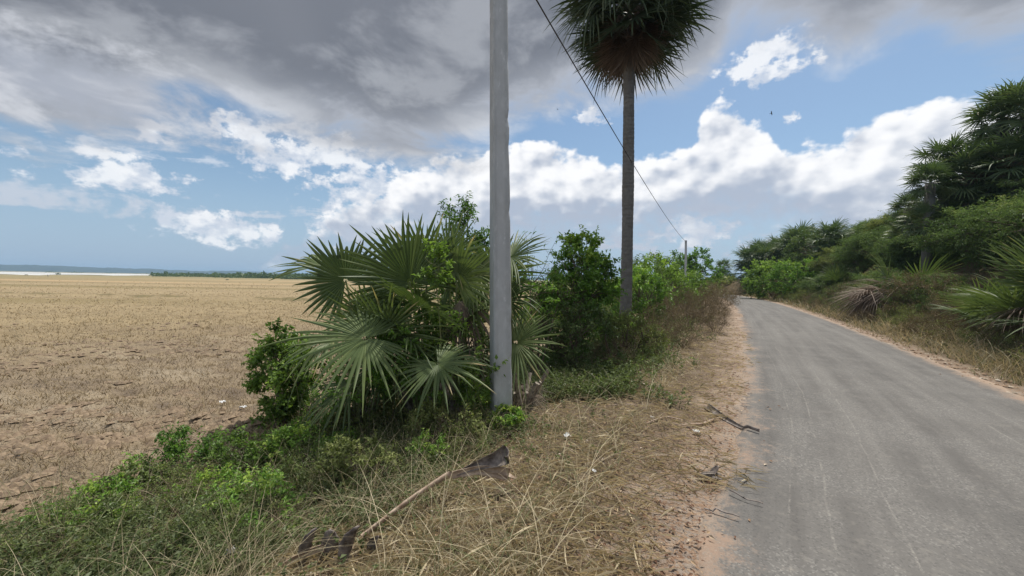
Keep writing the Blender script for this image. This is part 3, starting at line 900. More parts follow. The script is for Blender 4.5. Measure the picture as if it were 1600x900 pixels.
# ------------------------------------------------------------------ the fan palm clump round the near pole
def hero_palm(root_px, root_d, label, fronds, seed):
    """fronds: (px, py, depth, axis xyz, upper side xyz, radius, tint, extra)"""
    b = at(root_px[0], root_px[1], root_d); b.z = gz(b.x, b.y)
    rt = empty('young_palmyra', b); tag(rt, label, 'young palm', 'young fan palms in the clump round the pole')
    b = np.array(b)
    mb = MB(); r_ = np.random.default_rng(seed)
    for k in range(16):
        a_ = r_.uniform(0, 6.28); d = np.array([math.cos(a_), math.sin(a_), 0]); q = r_.uniform(0.25, 0.6)
        pts = bez((0, 0, -0.05), d * 0.12 + [0, 0, 0.2], d * q * 0.6 + [0, 0, q], 5)
        tube(mb, pts, np.linspace(0.05, 0.025, 5), 5, 0.5)
    mb.build('stalk_bases', M['greyfibre'], rt)
    for i, f in enumerate(fronds):
        px, py, dp, ax, up, Rad, tint = f[:7]; kw = dict(f[7]) if len(f) > 7 else {}
        Hh = np.array(at(px, py, dp)) - b
        fm = MB()
        a = nrm(ax)
        mid = np.array([Hh[0] * 0.45, Hh[1] * 0.45, max(Hh[2] * 0.75, 0.15)]) - a * 0.12
        pts = bez((r_.normal(0, .04), r_.normal(0, .04), 0.05), mid, Hh, 10)
        dead = kw.pop('dead', False)
        fan_blade(fm, Hh, a, up, Rad, seed=seed * 50 + i, tint=tint, **kw)
        fr = fm.build('dead_frond' if dead else 'frond', M['fan_dead' if dead else 'fan'], rt)
        st = MB(); tube(st, pts, np.linspace(0.020, 0.011, 10), 6, 0.5); st.build('stalk', M['stalk' if dead else 'petiole'], fr)
    return rt


# left palm
hero_palm((560, 600), 5.0, 'left young fan palm leaning over the field with fronds pointing outwards', [
    (540, 438, 4.9, (-0.55, -0.1, 0.75), (0.25, -0.9, 0.45), 0.66, 0.34, dict(spread=265, cup=0.22, droop=0.06, nseg=34, split=0.5)),
    (500, 416, 5.4, (-0.95, 0.2, 0.2), (0.2, -0.5, 0.8), 0.62, 0.5, dict(spread=110, cup=0.1, droop=0.2, nseg=12)),
    (571, 529, 4.2, (-0.8, -0.45, -0.05), (0.18, -0.68, 0.72), 0.76, 0.42, dict(spread=325, cup=0.14, droop=0.16, ragged=0.13, hang=0.06, nseg=44, split=0.36)),
    (520, 530, 4.9, (-0.9, -0.3, -0.05), (0.0, -0.3, 1.0), 0.62, 0.55, dict(spread=240, cup=0.1, droop=0.45, nseg=34)),
    (548, 600, 4.6, (-0.8, -0.4, -0.35), (0.1, -0.3, 0.9), 0.62, 0.35, dict(spread=150, cup=0.0, droop=0.25, nseg=26, hang=0.2)),
    (575, 500, 5.2, (-0.2, -0.2, 0.9), (0.2, -0.9, 0.1), 0.62, 0.35, dict(spread=260, cup=0.2, droop=0.1, nseg=36)),
    (602, 520, 4.6, (0.3, -0.3, 0.9), (0.1, -0.9, 0.2), 0.80, 0.50, dict(spread=200, cup=0.2, droop=0.1, nseg=30, split=0.3)),
], 1)
# tall palm of the clump
hero_palm((655, 600), 5.3, 'tallest young fan palm in the middle of the clump, dark fronds standing upright', [
    (640, 440, 5.0, (-0.45, -0.2, 0.9), (0.30, -0.85, 0.45), 0.93, 0.42, dict(spread=250, cup=0.28, droop=0.06, nseg=42, split=0.5)),
    (668, 425, 5.4, (-0.05, -0.2, 1.0), (-0.1, -0.9, 0.45), 0.82, 0.48, dict(spread=250, cup=0.25, droop=0.08, nseg=42, split=0.48)),
    (625, 450, 5.6, (-0.3, 0.1, 0.9), (0.2, -0.8, 0.5), 0.72, 0.38, dict(spread=230, cup=0.25, droop=0.12, nseg=38)),
    (655, 480, 4.8, (0.1, -0.6, 0.7), (0.0, -0.7, 0.4), 0.78, 0.34, dict(spread=260, cup=0.25, droop=0.2, nseg=40)),
    (620, 500, 5.3, (-0.3, -0.4, 0.3), (0.0, -0.6, 0.7), 0.80, 0.36, dict(spread=260, cup=0.15, droop=0.3, nseg=38)),
    (690, 500, 5.4, (0.3, -0.4, 0.5), (0.0, -0.6, 0.7), 0.75, 0.36, dict(spread=260, cup=0.15, droop=0.3, nseg=38)),
    (640, 535, 4.7, (-0.1, -0.6, 0.35), (0.0, -0.7, 0.6), 0.7, 0.3, dict(spread=280, cup=0.1, droop=0.3, nseg=38)),
    (600, 575, 4.9, (-0.5, -0.5, -0.1), (0.0, -0.5, 0.8), 0.55, 0.36, dict(spread=260, cup=0.05, droop=0.35, nseg=36)),
    (630, 560, 4.9, (-0.2, -0.7, 0.1), (0.0, -0.5, 0.8), 0.55, 0.3, dict(spread=260, cup=0.05, droop=0.4, nseg=36)),
], 2)
# right palm of the left half, mixed with dry fronds
hero_palm((715, 610), 5.1, 'young fan palm just left of the pole with bent and partly dry fronds', [
    (714, 440, 5.25, (0.35, -0.2, 0.9), (-0.30, -0.85, 0.5), 0.85, 0.62, dict(spread=250, cup=0.2, droop=0.18, nseg=40, split=0.45, hang=0.15)),
    (700, 405, 5.4, (0.5, 0.1, 0.85), (-0.3, -0.8, 0.5), 0.72, 0.5, dict(spread=240, cup=0.2, droop=0.12, nseg=38)),
    (742, 430, 5.4, (0.8, -0.1, 0.4), (-0.2, -0.6, 0.8), 0.70, 0.62, dict(spread=220, cup=0.15, droop=0.35, nseg=34, hang=0.2)),
    (684, 568, 4.25, (0.55, -0.55, -0.3), (0.0, -0.62, 0.75), 0.60, 0.45, dict(spread=300, cup=0.14, droop=0.18, ragged=0.15, hang=0.12, nseg=38, split=0.36)),
    (718, 470, 5.15, (0.4, -0.4, -0.6), (0.3, -0.8, 0.4), 0.70, 0.62, dict(spread=110, cup=0.0, droop=0.5, nseg=18, hang=0.6, dead=True, wid=0.8)),
    (735, 500, 5.2, (0.2, -0.5, 0.2), (0.0, -0.7, 0.6), 0.7, 0.35, dict(spread=260, cup=0.15, droop=0.3, nseg=36)),
    (705, 545, 5.0, (-0.1, -0.6, 0.0), (0.0, -0.6, 0.6), 0.7, 0.3, dict(spread=260, cup=0.15, droop=0.35, nseg=36)),
], 3)
# palm behind the pole, fronds to the right
hero_palm((815, 620), 5.2, 'young fan palm behind the pole with fronds reaching out to its right', [
    (798, 402, 5.2, (0.85, -0.1, 0.45), (-0.35, -0.5, 0.75), 0.62, 0.50, dict(spread=230, cup=0.15, droop=0.2, nseg=34, split=0.4)),
    (806, 535, 5.1, (0.85, -0.45, 0.0), (-0.40, -0.75, 0.55), 0.66, 0.52, dict(spread=290, cup=0.08, droop=0.15, nseg=38, split=0.36)),
    (790, 470, 5.5, (0.7, -0.2, 0.5), (-0.3, -0.7, 0.6), 0.62, 0.32, dict(spread=240, cup=0.15, droop=0.3, nseg=34)),
    (775, 430, 5.7, (-0.1, -0.2, 1.0), (0.0, -0.9, 0.4), 0.75, 0.35, dict(spread=240, cup=0.2, droop=0.15, nseg=34)),
], 4)

# ------------------------------------------------------------------ shrubs and trees, left of the road
def g_at(px, depth):
    d = ray(px, 440); k = depth / d.y
    return Vector((d.x * k, depth, gz(d.x * k, depth)))


VG = 'leafy shrubs beside the lane'
shrub('neem_sapling', 11, g_at(722, 6.6), 'slender sapling with toothed leaflets rising above the palm clump', 'sapling', 'leaf', rx=0.36, ry=0.4, h=3.3, z0=1.2, ncl=36, nleaf=95, ll=0.085, lw=0.028, cr=0.22, stems=3, tint=0.42, wood_r=0.03, droop=0.25, sparse=0.1)
shrub('neem_sapling', 12, g_at(752, 6.9), 'second leafy sapling close to the left of the pole above the palms', 'sapling', 'leaf', rx=0.38, ry=0.4, h=2.75, z0=0.9, ncl=34, nleaf=90, ll=0.08, lw=0.03, cr=0.22, stems=3, tint=0.35, wood_r=0.03, droop=0.2)
shrub('twiggy_sapling', 13, g_at(835, 7.0), 'thin airy sapling with few leaves just right of the near pole', 'sapling', 'leaf', rx=0.55, ry=0.5, h=2.75, z0=0.6, ncl=22, nleaf=34, ll=0.065, lw=0.024, cr=0.30, stems=5, tint=0.4, wood_r=0.022, sparse=0.2)
shrub('leafy_bush', 14, g_at(440, 5.4), 'bright green vine covered bush at the left edge of the palm clump', 'bush', 'leaf_bright', VG, rx=0.36, ry=0.4, h=1.42, z0=0.05, ncl=90, nleaf=80, ll=0.055, lw=0.042, cr=0.13, stems=4, tint=0.42, wood_r=0.02)
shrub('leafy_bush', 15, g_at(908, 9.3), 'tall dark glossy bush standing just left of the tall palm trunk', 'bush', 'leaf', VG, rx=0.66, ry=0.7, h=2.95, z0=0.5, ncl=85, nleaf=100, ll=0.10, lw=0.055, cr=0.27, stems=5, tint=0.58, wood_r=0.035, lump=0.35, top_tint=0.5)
shrub('leafy_bush', 16, g_at(878, 8.4), 'lower leafy bush right of the twiggy sapling, behind the pole palm', 'bush', 'leaf', VG, rx=0.65, ry=0.6, h=2.2, z0=0.3, ncl=60, nleaf=80, ll=0.075, lw=0.04, cr=0.25, stems=4, tint=0.36, wood_r=0.03)
shrub('leafy_bush', 17, g_at(1003, 15.0), 'mid green bush just right of the tall palm trunk', 'bush', 'leaf', VG, rx=1.0, ry=1.0, h=2.35, z0=0.3, ncl=75, nleaf=70, ll=0.11, lw=0.06, cr=0.32, tint=0.5, top_tint=0.5)
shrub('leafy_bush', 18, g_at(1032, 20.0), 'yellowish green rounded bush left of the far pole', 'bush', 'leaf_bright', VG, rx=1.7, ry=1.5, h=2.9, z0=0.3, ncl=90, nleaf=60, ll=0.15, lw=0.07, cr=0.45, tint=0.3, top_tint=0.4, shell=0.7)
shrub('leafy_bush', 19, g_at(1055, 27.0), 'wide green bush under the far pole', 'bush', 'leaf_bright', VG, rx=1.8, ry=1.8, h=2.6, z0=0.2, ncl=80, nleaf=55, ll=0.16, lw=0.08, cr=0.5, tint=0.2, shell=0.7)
shrub('leafy_bush', 61, g_at(965, 11.0), 'bush with fresh green shoots wrapped round the foot of the tall palm', 'bush', 'leaf_bright', VG, rx=0.6, ry=0.5, h=0.95, z0=0.1, ncl=60, nleaf=70, ll=0.075, lw=0.045, cr=0.22, tint=0.32)
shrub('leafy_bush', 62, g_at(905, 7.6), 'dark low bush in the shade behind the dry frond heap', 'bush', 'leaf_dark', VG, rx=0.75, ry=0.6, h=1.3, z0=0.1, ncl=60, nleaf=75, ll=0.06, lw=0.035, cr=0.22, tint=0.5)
shrub('leafy_bush', 63, g_at(985, 8.8), 'pale green low bush at the verge in front of the tall palm', 'bush', 'olive', VG, rx=0.7, ry=0.6, h=0.95, z0=0.0, ncl=60, nleaf=70, ll=0.05, lw=0.025, cr=0.22, tint=0.35)
shrub('small_tree', 20, g_at(1018, 29.0), 'small dark feathery tree behind the bushes right of the tall palm', 'tree', 'leaf_dark', rx=2.0, ry=2.0, h=4.0, z0=0.5, ncl=80, nleaf=60, ll=0.17, lw=0.07, cr=0.55, tint=0.55)
shrub('small_tree', 21, g_at(1078, 42.0), 'broad green tree with gaps in its crown right behind the far pole', 'tree', 'leaf', rx=2.3, ry=2.2, h=5.2, z0=0.6, ncl=75, nleaf=75, ll=0.22, lw=0.13, cr=0.55, tint=0.5, lump=0.5, stems=5, wood_r=0.06)
shrub('small_tree', 64, g_at(1052, 47.0), 'second broad tree partly hidden by the far pole, left of the open crowned one', 'tree', 'leaf', rx=2.2, ry=2.2, h=4.9, z0=0.6, ncl=75, nleaf=60, ll=0.24, lw=0.13, cr=0.6, tint=0.4, wood_r=0.06)

# dry brush along the verge, in front of the far bushes
DRY = [(1040, 11.0, 0.75, 1.0), (1078, 13.5, 1.0, 1.2), (1010, 9.4, 0.55, 0.75), (1105, 16, 0.95, 1.15), (1060, 17, 1.2, 1.3), (1118, 21, 1.2, 1.3), (1100, 26, 1.6, 1.5), (1070, 9.6, 0.5, 0.55), (1120, 12.5, 0.55, 0.7), (1125, 30, 1.7, 1.5), (955, 7.6, 0.5, 0.55)]
dv = [shrub_parts(300 + k, rx=0.9, ry=0.9, h=1.1, z0=0.05, ncl=70, nleaf=46, ll=0.055, lw=0.012, cr=0.30, stems=9, tint=0.45, wood_r=0.012, twigs=7, shell=0.4) for k in range(3)]
dvm = [(a.mesh('branches', M['drybrush']), b.mesh('foliage', M['drybrush'])) for a, b in dv]
for k, (px, d, rr, hh) in enumerate(DRY):
    o = empty('dry_bush', g_at(px, d), k * 1.7); o.scale = (rr, rr, hh)
    tag(o, 'grey brown leafless brush on the left verge between the tall palm and the lane', 'bush', 'dry brush on the left verge')
    obj('branches', dvm[k % 3][0], o); obj('foliage', dvm[k % 3][1], o)

# ------------------------------------------------------------------ right side: thorn shrubs over the dune
def from_road(along, s):
    k = int(np.argmin(np.abs(AL - along))); c = CL[k] + NL[k] * s
    return Vector((c[0], c[1], gz(c[0], c[1])))


A0 = float(side(4.6, 4.3)[1])                        # along the road beside the camera
def along_at(px, depth):
    d = ray(px, 440); x = d.x * depth / d.y
    s, a = side(x, depth); return float(a), float(s)


tv = [shrub_parts(400 + k, rx=1.7, ry=1.7, h=2.3, z0=0.1, ncl=150, nleaf=170, ll=0.11, lw=0.032, cr=0.5, stems=5, flat=0.6, droop=0.25, tint=0.40, tvar=0.19, wood_r=0.035, twigs=8, shell=0.6, lump=0.35, top_tint=0.3) for k in range(4)]
tvm = [(a.mesh('branches', M['bark']), b.mesh('foliage', M['feather'])) for a, b in tv]
tvo = [(tvm[k][0], tv[k][1].mesh('foliage', M['olive'])) for k in range(2)]
r_ = np.random.default_rng(33)
cnt = 0
for row, (s0, ds, h0) in enumerate(((-4.9, 0.5, 0.8), (-7.4, 0.7, 1.05), (-10.4, 0.9, 1.2), (-13.6, 1.0, 1.25))):
    a = A0 - 1 + row * 1.3
    while a < A0 + 56:
        rel = a - A0
        p = from_road(a, s0 + r_.normal(0, ds * 0.5)); sc_ = (0.82 + 0.2 * r_.random()) * h0 * (0.6 if row == 0 and rel < 14 else 0.85 if row == 0 else 1)
        if not (row == 0 and (5 < rel < 10 or rel < 4 or 24 < rel < 30 or 38 < rel < 52)):
            o = empty('thorn_shrub', p, r_.uniform(0, 6.28)); w = r_.uniform(0.95, 1.25)
            o.scale = (sc_ * w, sc_ * w, sc_ * r_.uniform(0.85, 1.05))
            far = rel > 40
            tag(o, ('low feathery thorn shrub at the foot of the dune right of the lane', 'feathery olive green thorn shrub on the lower slope of the dune', 'spreading feathery thorn shrub on the upper slope of the dune', 'feathery thorn shrub along the crest of the dune')[row], 'shrub', 'feathery thorn shrubs covering the dune')
            if cnt % 9 == 5: ms = tvo[cnt % 2]
            else: ms = tvm[cnt % 4]
            obj('branches', ms[0], o); obj('foliage', ms[1], o)
            cnt += 1
        a += (2.1 + 0.25 * row) * r_.uniform(0.85, 1.15) * (1.0 + rel / 110)
print('thorn shrubs', cnt)

# named trees and bushes on the right
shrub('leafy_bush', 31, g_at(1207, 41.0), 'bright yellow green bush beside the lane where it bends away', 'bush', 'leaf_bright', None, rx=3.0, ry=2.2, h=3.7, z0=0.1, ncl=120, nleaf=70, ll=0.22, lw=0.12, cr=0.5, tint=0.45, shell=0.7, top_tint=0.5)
shrub('leafy_bush', 32, g_at(1255, 36.0), 'darker green bush to the right of the bright one beside the lane', 'bush', 'leaf', None, rx=2.4, ry=2.0, h=3.3, z0=0.1, ncl=90, nleaf=70, ll=0.18, lw=0.09, cr=0.5, tint=0.6, shell=0.7)
shrub('leafy_bush', 33, from_road(A0 + 5.2, -4.55), 'yellow green bush at the right edge in front of the dune', 'bush', 'leaf_bright', None, rx=1.0, ry=1.2, h=2.5, z0=0.1, ncl=90, nleaf=90, ll=0.06, lw=0.035, cr=0.28, tint=0.12, shell=0.6)
q = at(1278, 375, 41.0)
shrub('round_tree', 34, (q.x, q.y, gz(q.x, q.y)), 'rounded dark tree standing up over the thorn shrubs on the dune', 'tree', 'leaf_dark', None, rx=2.7, ry=2.5, h=4.6, z0=0.5, ncl=120, nleaf=80, ll=0.18, lw=0.09, cr=0.55, tint=0.6, shell=0.7, wood_r=0.08)
dsh = shrub('dry_shrub', 35, from_road(A0 + 14.5, -4.0), 'red brown withered shrub beside the dead fan palm on the right verge', 'shrub', 'drybrush', None, rx=0.9, ry=1.2, h=1.9, z0=0.1, ncl=70, nleaf=60, ll=0.09, lw=0.02, cr=0.35, tint=0.4, stems=8, wood_r=0.02, woodmat='drybrush')


# crowns of palms on the dune
def crown_mesh(seed, n, rad, lp, nseg, tint, mat):
    mb = MB(); r_ = np.random.default_rng(seed)
    cf = [canon_frond(seed * 10 + k, lp, rad, nseg, droop=0.28, tint=tint + 0.05 * k, cup=0.25, spread=270, split=0.36) for k in range(3)]
    for k in range(n):
        u = (k + 0.5) / n
        M_ = frond_matrix(k * ga + r_.normal(0, 0.15), math.asin(max(-0.85, 1 - 1.6 * u)) + r_.normal(0, 0.08), r_.normal(0, 0.3), Vector((0, 0, 0.3 * (0.5 - u))), r_.uniform(0.85, 1.08))
        mb.merge(cf[k % 3], M_)
    return mb.mesh('crown', M[mat])


cms = [crown_mesh(40 + k, 27, 1.0, 0.95, 24, 0.28 + 0.10 * k, 'fan_dune') for k in range(3)]
skm = crown_mesh(50, 14, 0.8, 0.5, 20, 0.35, 'fan_dead')


def dune_palm(px, py, depth, scale, label, k, skirt=True, grp='palms crowding the top of the dune'):
    if depth > 45 and depth < 70: py += 15
    if depth < 23.5: px += 14; py += 14; scale *= 0.9
    c = at(px, py, depth); g0 = gz(c.x, c.y)
    rt = empty('dune_palm', (c.x, c.y, g0), k * 2.1); tag(rt, label, 'palm tree', grp)
    hh = max(0.5, c.z - g0)
    mb = MB(); tube(mb, [(0, 0, -0.3), (0.03, 0, hh * 0.5), (0, 0, hh)], [0.24, 0.2, 0.2], 10); mb.build('trunk', M['palm_bark'], rt, smooth=True)
    obj('crown', cms[k % 3], rt, Matrix.Translation((0, 0, hh)) @ Matrix.Scale(scale, 4))
    obj('lower_crown', cms[(k + 1) % 3], rt, Matrix.Translation((0.15, 0, hh * 0.62 - 0.1)) @ Matrix.Rotation(k, 4, 'Z') @ Matrix.Scale(scale * 0.92, 4))
    if skirt: obj('dead_fronds', skm, rt, Matrix.Translation((0, 0, hh - 0.4 * scale)) @ Matrix.Rotation(math.pi, 4, 'X') @ Matrix.Scale(scale * 0.9, 4))
    return rt


for k, (px, py, d, s_, lb) in enumerate((
    (1462, 240, 21, 0.98, 'palm at the left end of the upper dune cluster, crown against white cloud'),
    (1440, 272, 20, 0.72, 'lowest palm of the upper cluster, crown hanging over the thorn shrubs'),
    (1500, 262, 20, 1.0, 'palm in the middle of the upper cluster with a brown skirt'),
    (1530, 225, 22, 1.0, 'palm behind the gap between the two tallest crowns on the dune'),
    (1552, 172, 20, 1.0, 'highest palm of the dune, its crown against the blue sky'),
    (1590, 160, 19, 1.0, 'tall palm at the right edge of the photo on top of the dune'),
    (1575, 235, 18.5, 1.0, 'palm below the highest one near the right edge'),
    (1630, 215, 18, 1.05, 'palm crown cut off by the right edge of the photo'),
    (1655, 150, 20, 1.0, 'palm mostly outside the right edge behind the others'),
)): dune_palm(px, py, d, s_, lb, k, skirt=k in (2, 6, 7))
for k, (px, py, d, s_, lb) in enumerate((
    (1172, 392, 56, 1.5, 'leftmost palm of the dark far row before the lane bends'),
    (1186, 386, 60, 1.5, 'second palm from the left in the dark far row'),
    (1202, 393, 54, 1.4, 'palm in the far row above the bright yellow green bush'),
    (1218, 377, 58, 1.6, 'taller palm in the middle of the dark far row'),
    (1236, 382, 52, 1.5, 'palm in the far row next to the rounded tree'),
    (1252, 366, 50, 1.5, 'palm of the far row standing against the rounded tree'),
    (1298, 372, 37, 1.1, 'low palm between the rounded tree and the thorn shrubs'),
    (1405, 312, 23, 0.62, 'small palm on the slope left of the upper cluster'),
)): dune_palm(px, py, d, s_, lb, k, skirt=False, grp='palms in the far dark row on the dune')
lone = at(1131, 421, 84.0)
lp_ = dune_palm(1131, 419, 84.0, 1.15, 'small lone palm beyond the bend of the lane', 2, False, None)
shrub('leafy_bush', 36, g_at(1133, 82.0), 'dark round bush under the small lone palm beyond the bend', 'bush', 'leaf_dark', None, rx=2.2, ry=2.0, h=2.6, z0=0.1, ncl=70, nleaf=60, ll=0.28, lw=0.16, cr=0.6, tint=0.5)

# big young fan palms and the dead one on the right verge
cfg = [canon_frond(70 + k, 0.9, 1.08, 40, droop=0.18, tint=0.34 + 0.06 * k, cup=0.18, spread=290, split=0.34).mesh('frond', M['fan']) for k in range(4)]
cfd = [canon_frond(80 + k, 0.7, 0.95, 34, droop=0.45, tint=0.35 + 0.12 * k, cup=-0.2, spread=200, split=0.28, hang=0.4, wid=0.8).mesh('dead_frond', M['fan_dead']) for k in range(3)]


def verge_palm(loc, label, ng, nd, seed, sc_=1.0, grp='fan palms at the foot of the dune'):
    rt = empty('fan_palm', loc); tag(rt, label, 'fan palm', grp)
    r_ = np.random.default_rng(seed)
    mb = MB()
    for k in range(22):
        a_ = r_.uniform(0, 6.28); d = np.array([math.cos(a_), math.sin(a_), 0]); q_ = r_.uniform(0.3, 0.75) * sc_
        tube(mb, bez((0, 0, -0.1), d * 0.15 + [0, 0, 0.3], d * q_ * 0.55 + [0, 0, q_], 5), np.linspace(0.06, 0.025, 5), 5, 0.5)
    mb.build('stalk_bases', M['greyfibre'], rt)
    for k in range(ng):
        u = k / max(1, ng - 1)
        obj('frond', cfg[k % 4], rt, frond_matrix(k * ga + seed, 1.35 - 1.25 * u + r_.normal(0, 0.08), r_.normal(0, 0.35), Vector((0, 0, 0.35 * sc_)), sc_ * r_.uniform(0.85, 1.1)))
    for k in range(nd):
        obj('dead_frond', cfd[k % 3], rt, frond_matrix(k * ga * 1.7 + seed, r_.uniform(-0.3, 0.75), r_.normal(0, 0.5), Vector((0, 0, (0.25 + 0.5 * r_.random()) * sc_)), sc_ * r_.uniform(0.8, 1.1)))
    return rt


verge_palm(from_road(A0 + 7.4, -4.3), 'large fan palm on the right verge with wide grey green fronds', 18, 5, 3, 1.12)
verge_palm(from_road(A0 + 4.9, -5.6), 'fan palm half outside the right edge, fronds fanning to the left', 16, 4, 5, 1.15)
verge_palm(from_road(A0 + 9.6, -4.2), 'lower fan palm left of the large one, fronds brushing the grass', 11, 3, 8, 0.8)
verge_palm(from_road(A0 + 17.2, -4.2), 'withered fan palm with brown hanging fronds on the right verge', 3, 24, 9, 1.4)
verge_palm(from_road(A0 + 31.0, -5.0), 'small dark fan palm among the shrubs farther along the right verge', 10, 4, 11, 1.1)
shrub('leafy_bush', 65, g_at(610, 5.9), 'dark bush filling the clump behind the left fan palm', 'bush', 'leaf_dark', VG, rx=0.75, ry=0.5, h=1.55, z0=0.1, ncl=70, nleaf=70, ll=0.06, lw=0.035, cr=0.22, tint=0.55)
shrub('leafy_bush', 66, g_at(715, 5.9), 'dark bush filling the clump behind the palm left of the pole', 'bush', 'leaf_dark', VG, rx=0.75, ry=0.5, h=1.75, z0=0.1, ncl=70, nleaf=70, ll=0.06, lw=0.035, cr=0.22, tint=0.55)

# ------------------------------------------------------------------ grass, weeds, litter, stubble
def sample(n, r0, r1, a0, a1, r_):
    r = np.exp(r_.uniform(math.log(r0), math.log(r1), n)); a = r_.uniform(R(a0), R(a1), n)
    return np.sin(a) * r, np.cos(a) * r, r


def blades(mb, P, h, w, lean, bend, tint, r_, segs=4, flop=0.0):
    """tapering curved ribbons; lean is a horizontal vector per blade"""
    N = len(P); az_ = r_.uniform(0, 2 * math.pi, N)
    S = np.stack([np.cos(az_), np.sin(az_), np.zeros(N)], 1)
    rows = []
    for k in range(segs + 1):
        t = k / segs
        c = P + np.array([0, 0, 1.0]) * (h * (t - bend * 0.62 * t * t))[:, None] + lean * (h * (0.25 * t + bend * t ** 1.8))[:, None]
        ww = (w * (1 - t) ** 0.7 * 0.5 + 0.0004)[:, None]
        rows.append(np.stack([c - S * ww, c + S * ww], 1))
    V = np.stack(rows, 1).reshape(N, -1, 3)
    i = np.arange(N)[:, None, None] * (2 * (segs + 1)); k = np.arange(segs)[None, :, None] * 2
    Q = (i + k + np.array([[[0, 1, 3, 2]]])).reshape(-1, 4)
    mb.add(V.reshape(-1, 3), Q, None, np.repeat(np.clip(tint, 0, 1), 2 * (segs + 1)))


def lean_dir(r_, N, bias=(0, 0)):
    a = r_.uniform(0, 2 * math.pi, N); v = np.stack([np.cos(a), np.sin(a), np.zeros(N)], 1)
    v[:, 0] += bias[0]; v[:, 1] += bias[1]
    return v


def pts3(x, y, dz=0.0): return np.stack([x, y, ground_z(x, y) + dz], 1)


# things on the ground that the grass leaves in sight
CLEAR = [(*on_ground(a, b)[:2], q) for a, b, q in ((600, 835, .07), (640, 815, .08), (675, 800, .09), (710, 790, .10), (745, 780, .13), (785, 775, .15), (780, 790, .12), (470, 900, .16), (500, 885, .20), (545, 875, .20), (520, 900, .2), (575, 880, .15),
    (530, 895, .1), (886, 690, .12), (928, 746, .07), (360, 893, .07), (452, 852, .06), (1088, 690, .1), (1110, 765, .16), (1090, 760, .12), (845, 650, .3), (875, 650, .2), (783, 668, .16))]


def clear_of(x, y):
    d = np.ones(len(x))
    for cx, cy, q in CLEAR: d = np.minimum(d, 0.08 + 0.92 * ss(q * 0.8, q * 1.5, np.hypot(x - cx, y - cy)))
    return d


# dry grass of the left verge
r_ = np.random.default_rng(91)
mb = MB()
x, y, r = sample(150000, 1.1, 26, -30, 44, r_)
s, a = side(x, y); L = s - HW
clump = vn(x, y, 0.55, 61) * 0.6 + vn(x, y, 0.18, 62) * 0.4
edge_l = 0.45 + 0.35 * vn(x, y, 1.3, 63)
dens = ss(edge_l - 0.05, edge_l + 0.7, L) * (1 - ss(4.6, 5.8, L)) * (0.30 + 0.85 * ss(-0.15, 0.5, clump))
dens *= 1 - 0.55 * ss(0.5, 0.1, L - 0.5) 
dens *= np.where((np.abs(L - 1.7 - 0.25 * vn(x, y, 2.5, 67)) < 0.55) & (r > 3.0), 0.35, 1.0)        # trodden strip
k = r_.random(len(x)) < dens * 0.62 * clear_of(x, y)
x, y, r, L, clump = x[k], y[k], r[k], L[k], clump[k]
# rooted tufts: every blade belongs to one of the sampled roots
nt_ = max(1, len(x) // 11); root = r_.integers(0, nt_, len(x)); loose = r_.random(len(x)) < 0.25
oa = r_.uniform(0, 2 * math.pi, len(x)); od = np.abs(r_.normal(0, 0.022, len(x))) * (1 + 0.1 * r)
x = np.where(loose, x, x[root] + np.cos(oa) * od); y = np.where(loose, y, y[root] + np.sin(oa) * od); r = np.hypot(x, y)
L = side(x, y)[0] - HW
k = (L > 0.42 + 0.25 * vn(x, y, 0.5, 68)) | (r > 9)
x, y, r, L, oa = x[k], y[k], r[k], L[k], oa[k]
clump = vn(x, y, 0.55, 61) * 0.6 + vn(x, y, 0.18, 62) * 0.4
out_ = np.stack([np.cos(oa), np.sin(oa), 0 * oa], 1)
N = len(x)
tall = ss(0.1, 0.7, clump + 0.25 * vn(x, y, 1.5, 64))
h = (0.05 + 0.17 * r_.random(N) + (0.20 + 0.16 * ss(1.3, 2.2, L)) * tall * r_.random(N)) * (0.55 + 0.45 * ss(0.3, 1.4, L)) * (1 + 0.9 * ss(4.5, 9, r) * ss(0.8, 1.8, L))
green = ss(1.0, 3.6, L + 1.2 * vn(x, y, 0.8, 65)) * 0.55 + 0.35 * ss(0.0, 0.5, vn(x, y, 0.7, 66))
tint = np.where(r_.random(N) < green, r_.uniform(0.0, 0.42, N), r_.beta(1.6, 1.1, N) * 0.55 + 0.45)
blades(mb, pts3(x, y, -0.01), h, np.maximum(0.0034, 0.0010 * r) * r_.uniform(0.7, 1.2, N), out_ * 0.7 + lean_dir(r_, N, (0.12, 0.05)) * 0.6, r_.uniform(0.2, 1.1, N), tint, r_, 4)
n_a = N
# long arching stems
x, y, r = sample(2800, 1.15, 9, -25, 40, r_)
s, a = side(x, y); L = s - HW
k = (L > 0.7) & (L < 4.8) & (r_.random(len(x)) < clear_of(x, y)) & (r_.random(len(x)) < 0.8 * (vn(x, y, 0.8, 70) > -0.1))
x, y, r = x[k], y[k], r[k]; N = len(x)
blades(mb, pts3(x, y, -0.01), r_.uniform(0.3, 0.7, N), np.full(N, 0.0045), lean_dir(r_, N, (0.2, 0.1)), r_.uniform(0.4, 1.2, N), np.where(r_.random(N) < 0.35, r_.uniform(0.1, 0.45, N), r_.uniform(0.55, 1.0, N)), r_, 7)
tag(mb.build('verge_grass', M['grass']), 'dry straw coloured grass and stems matted over the left verge', kind='stuff')

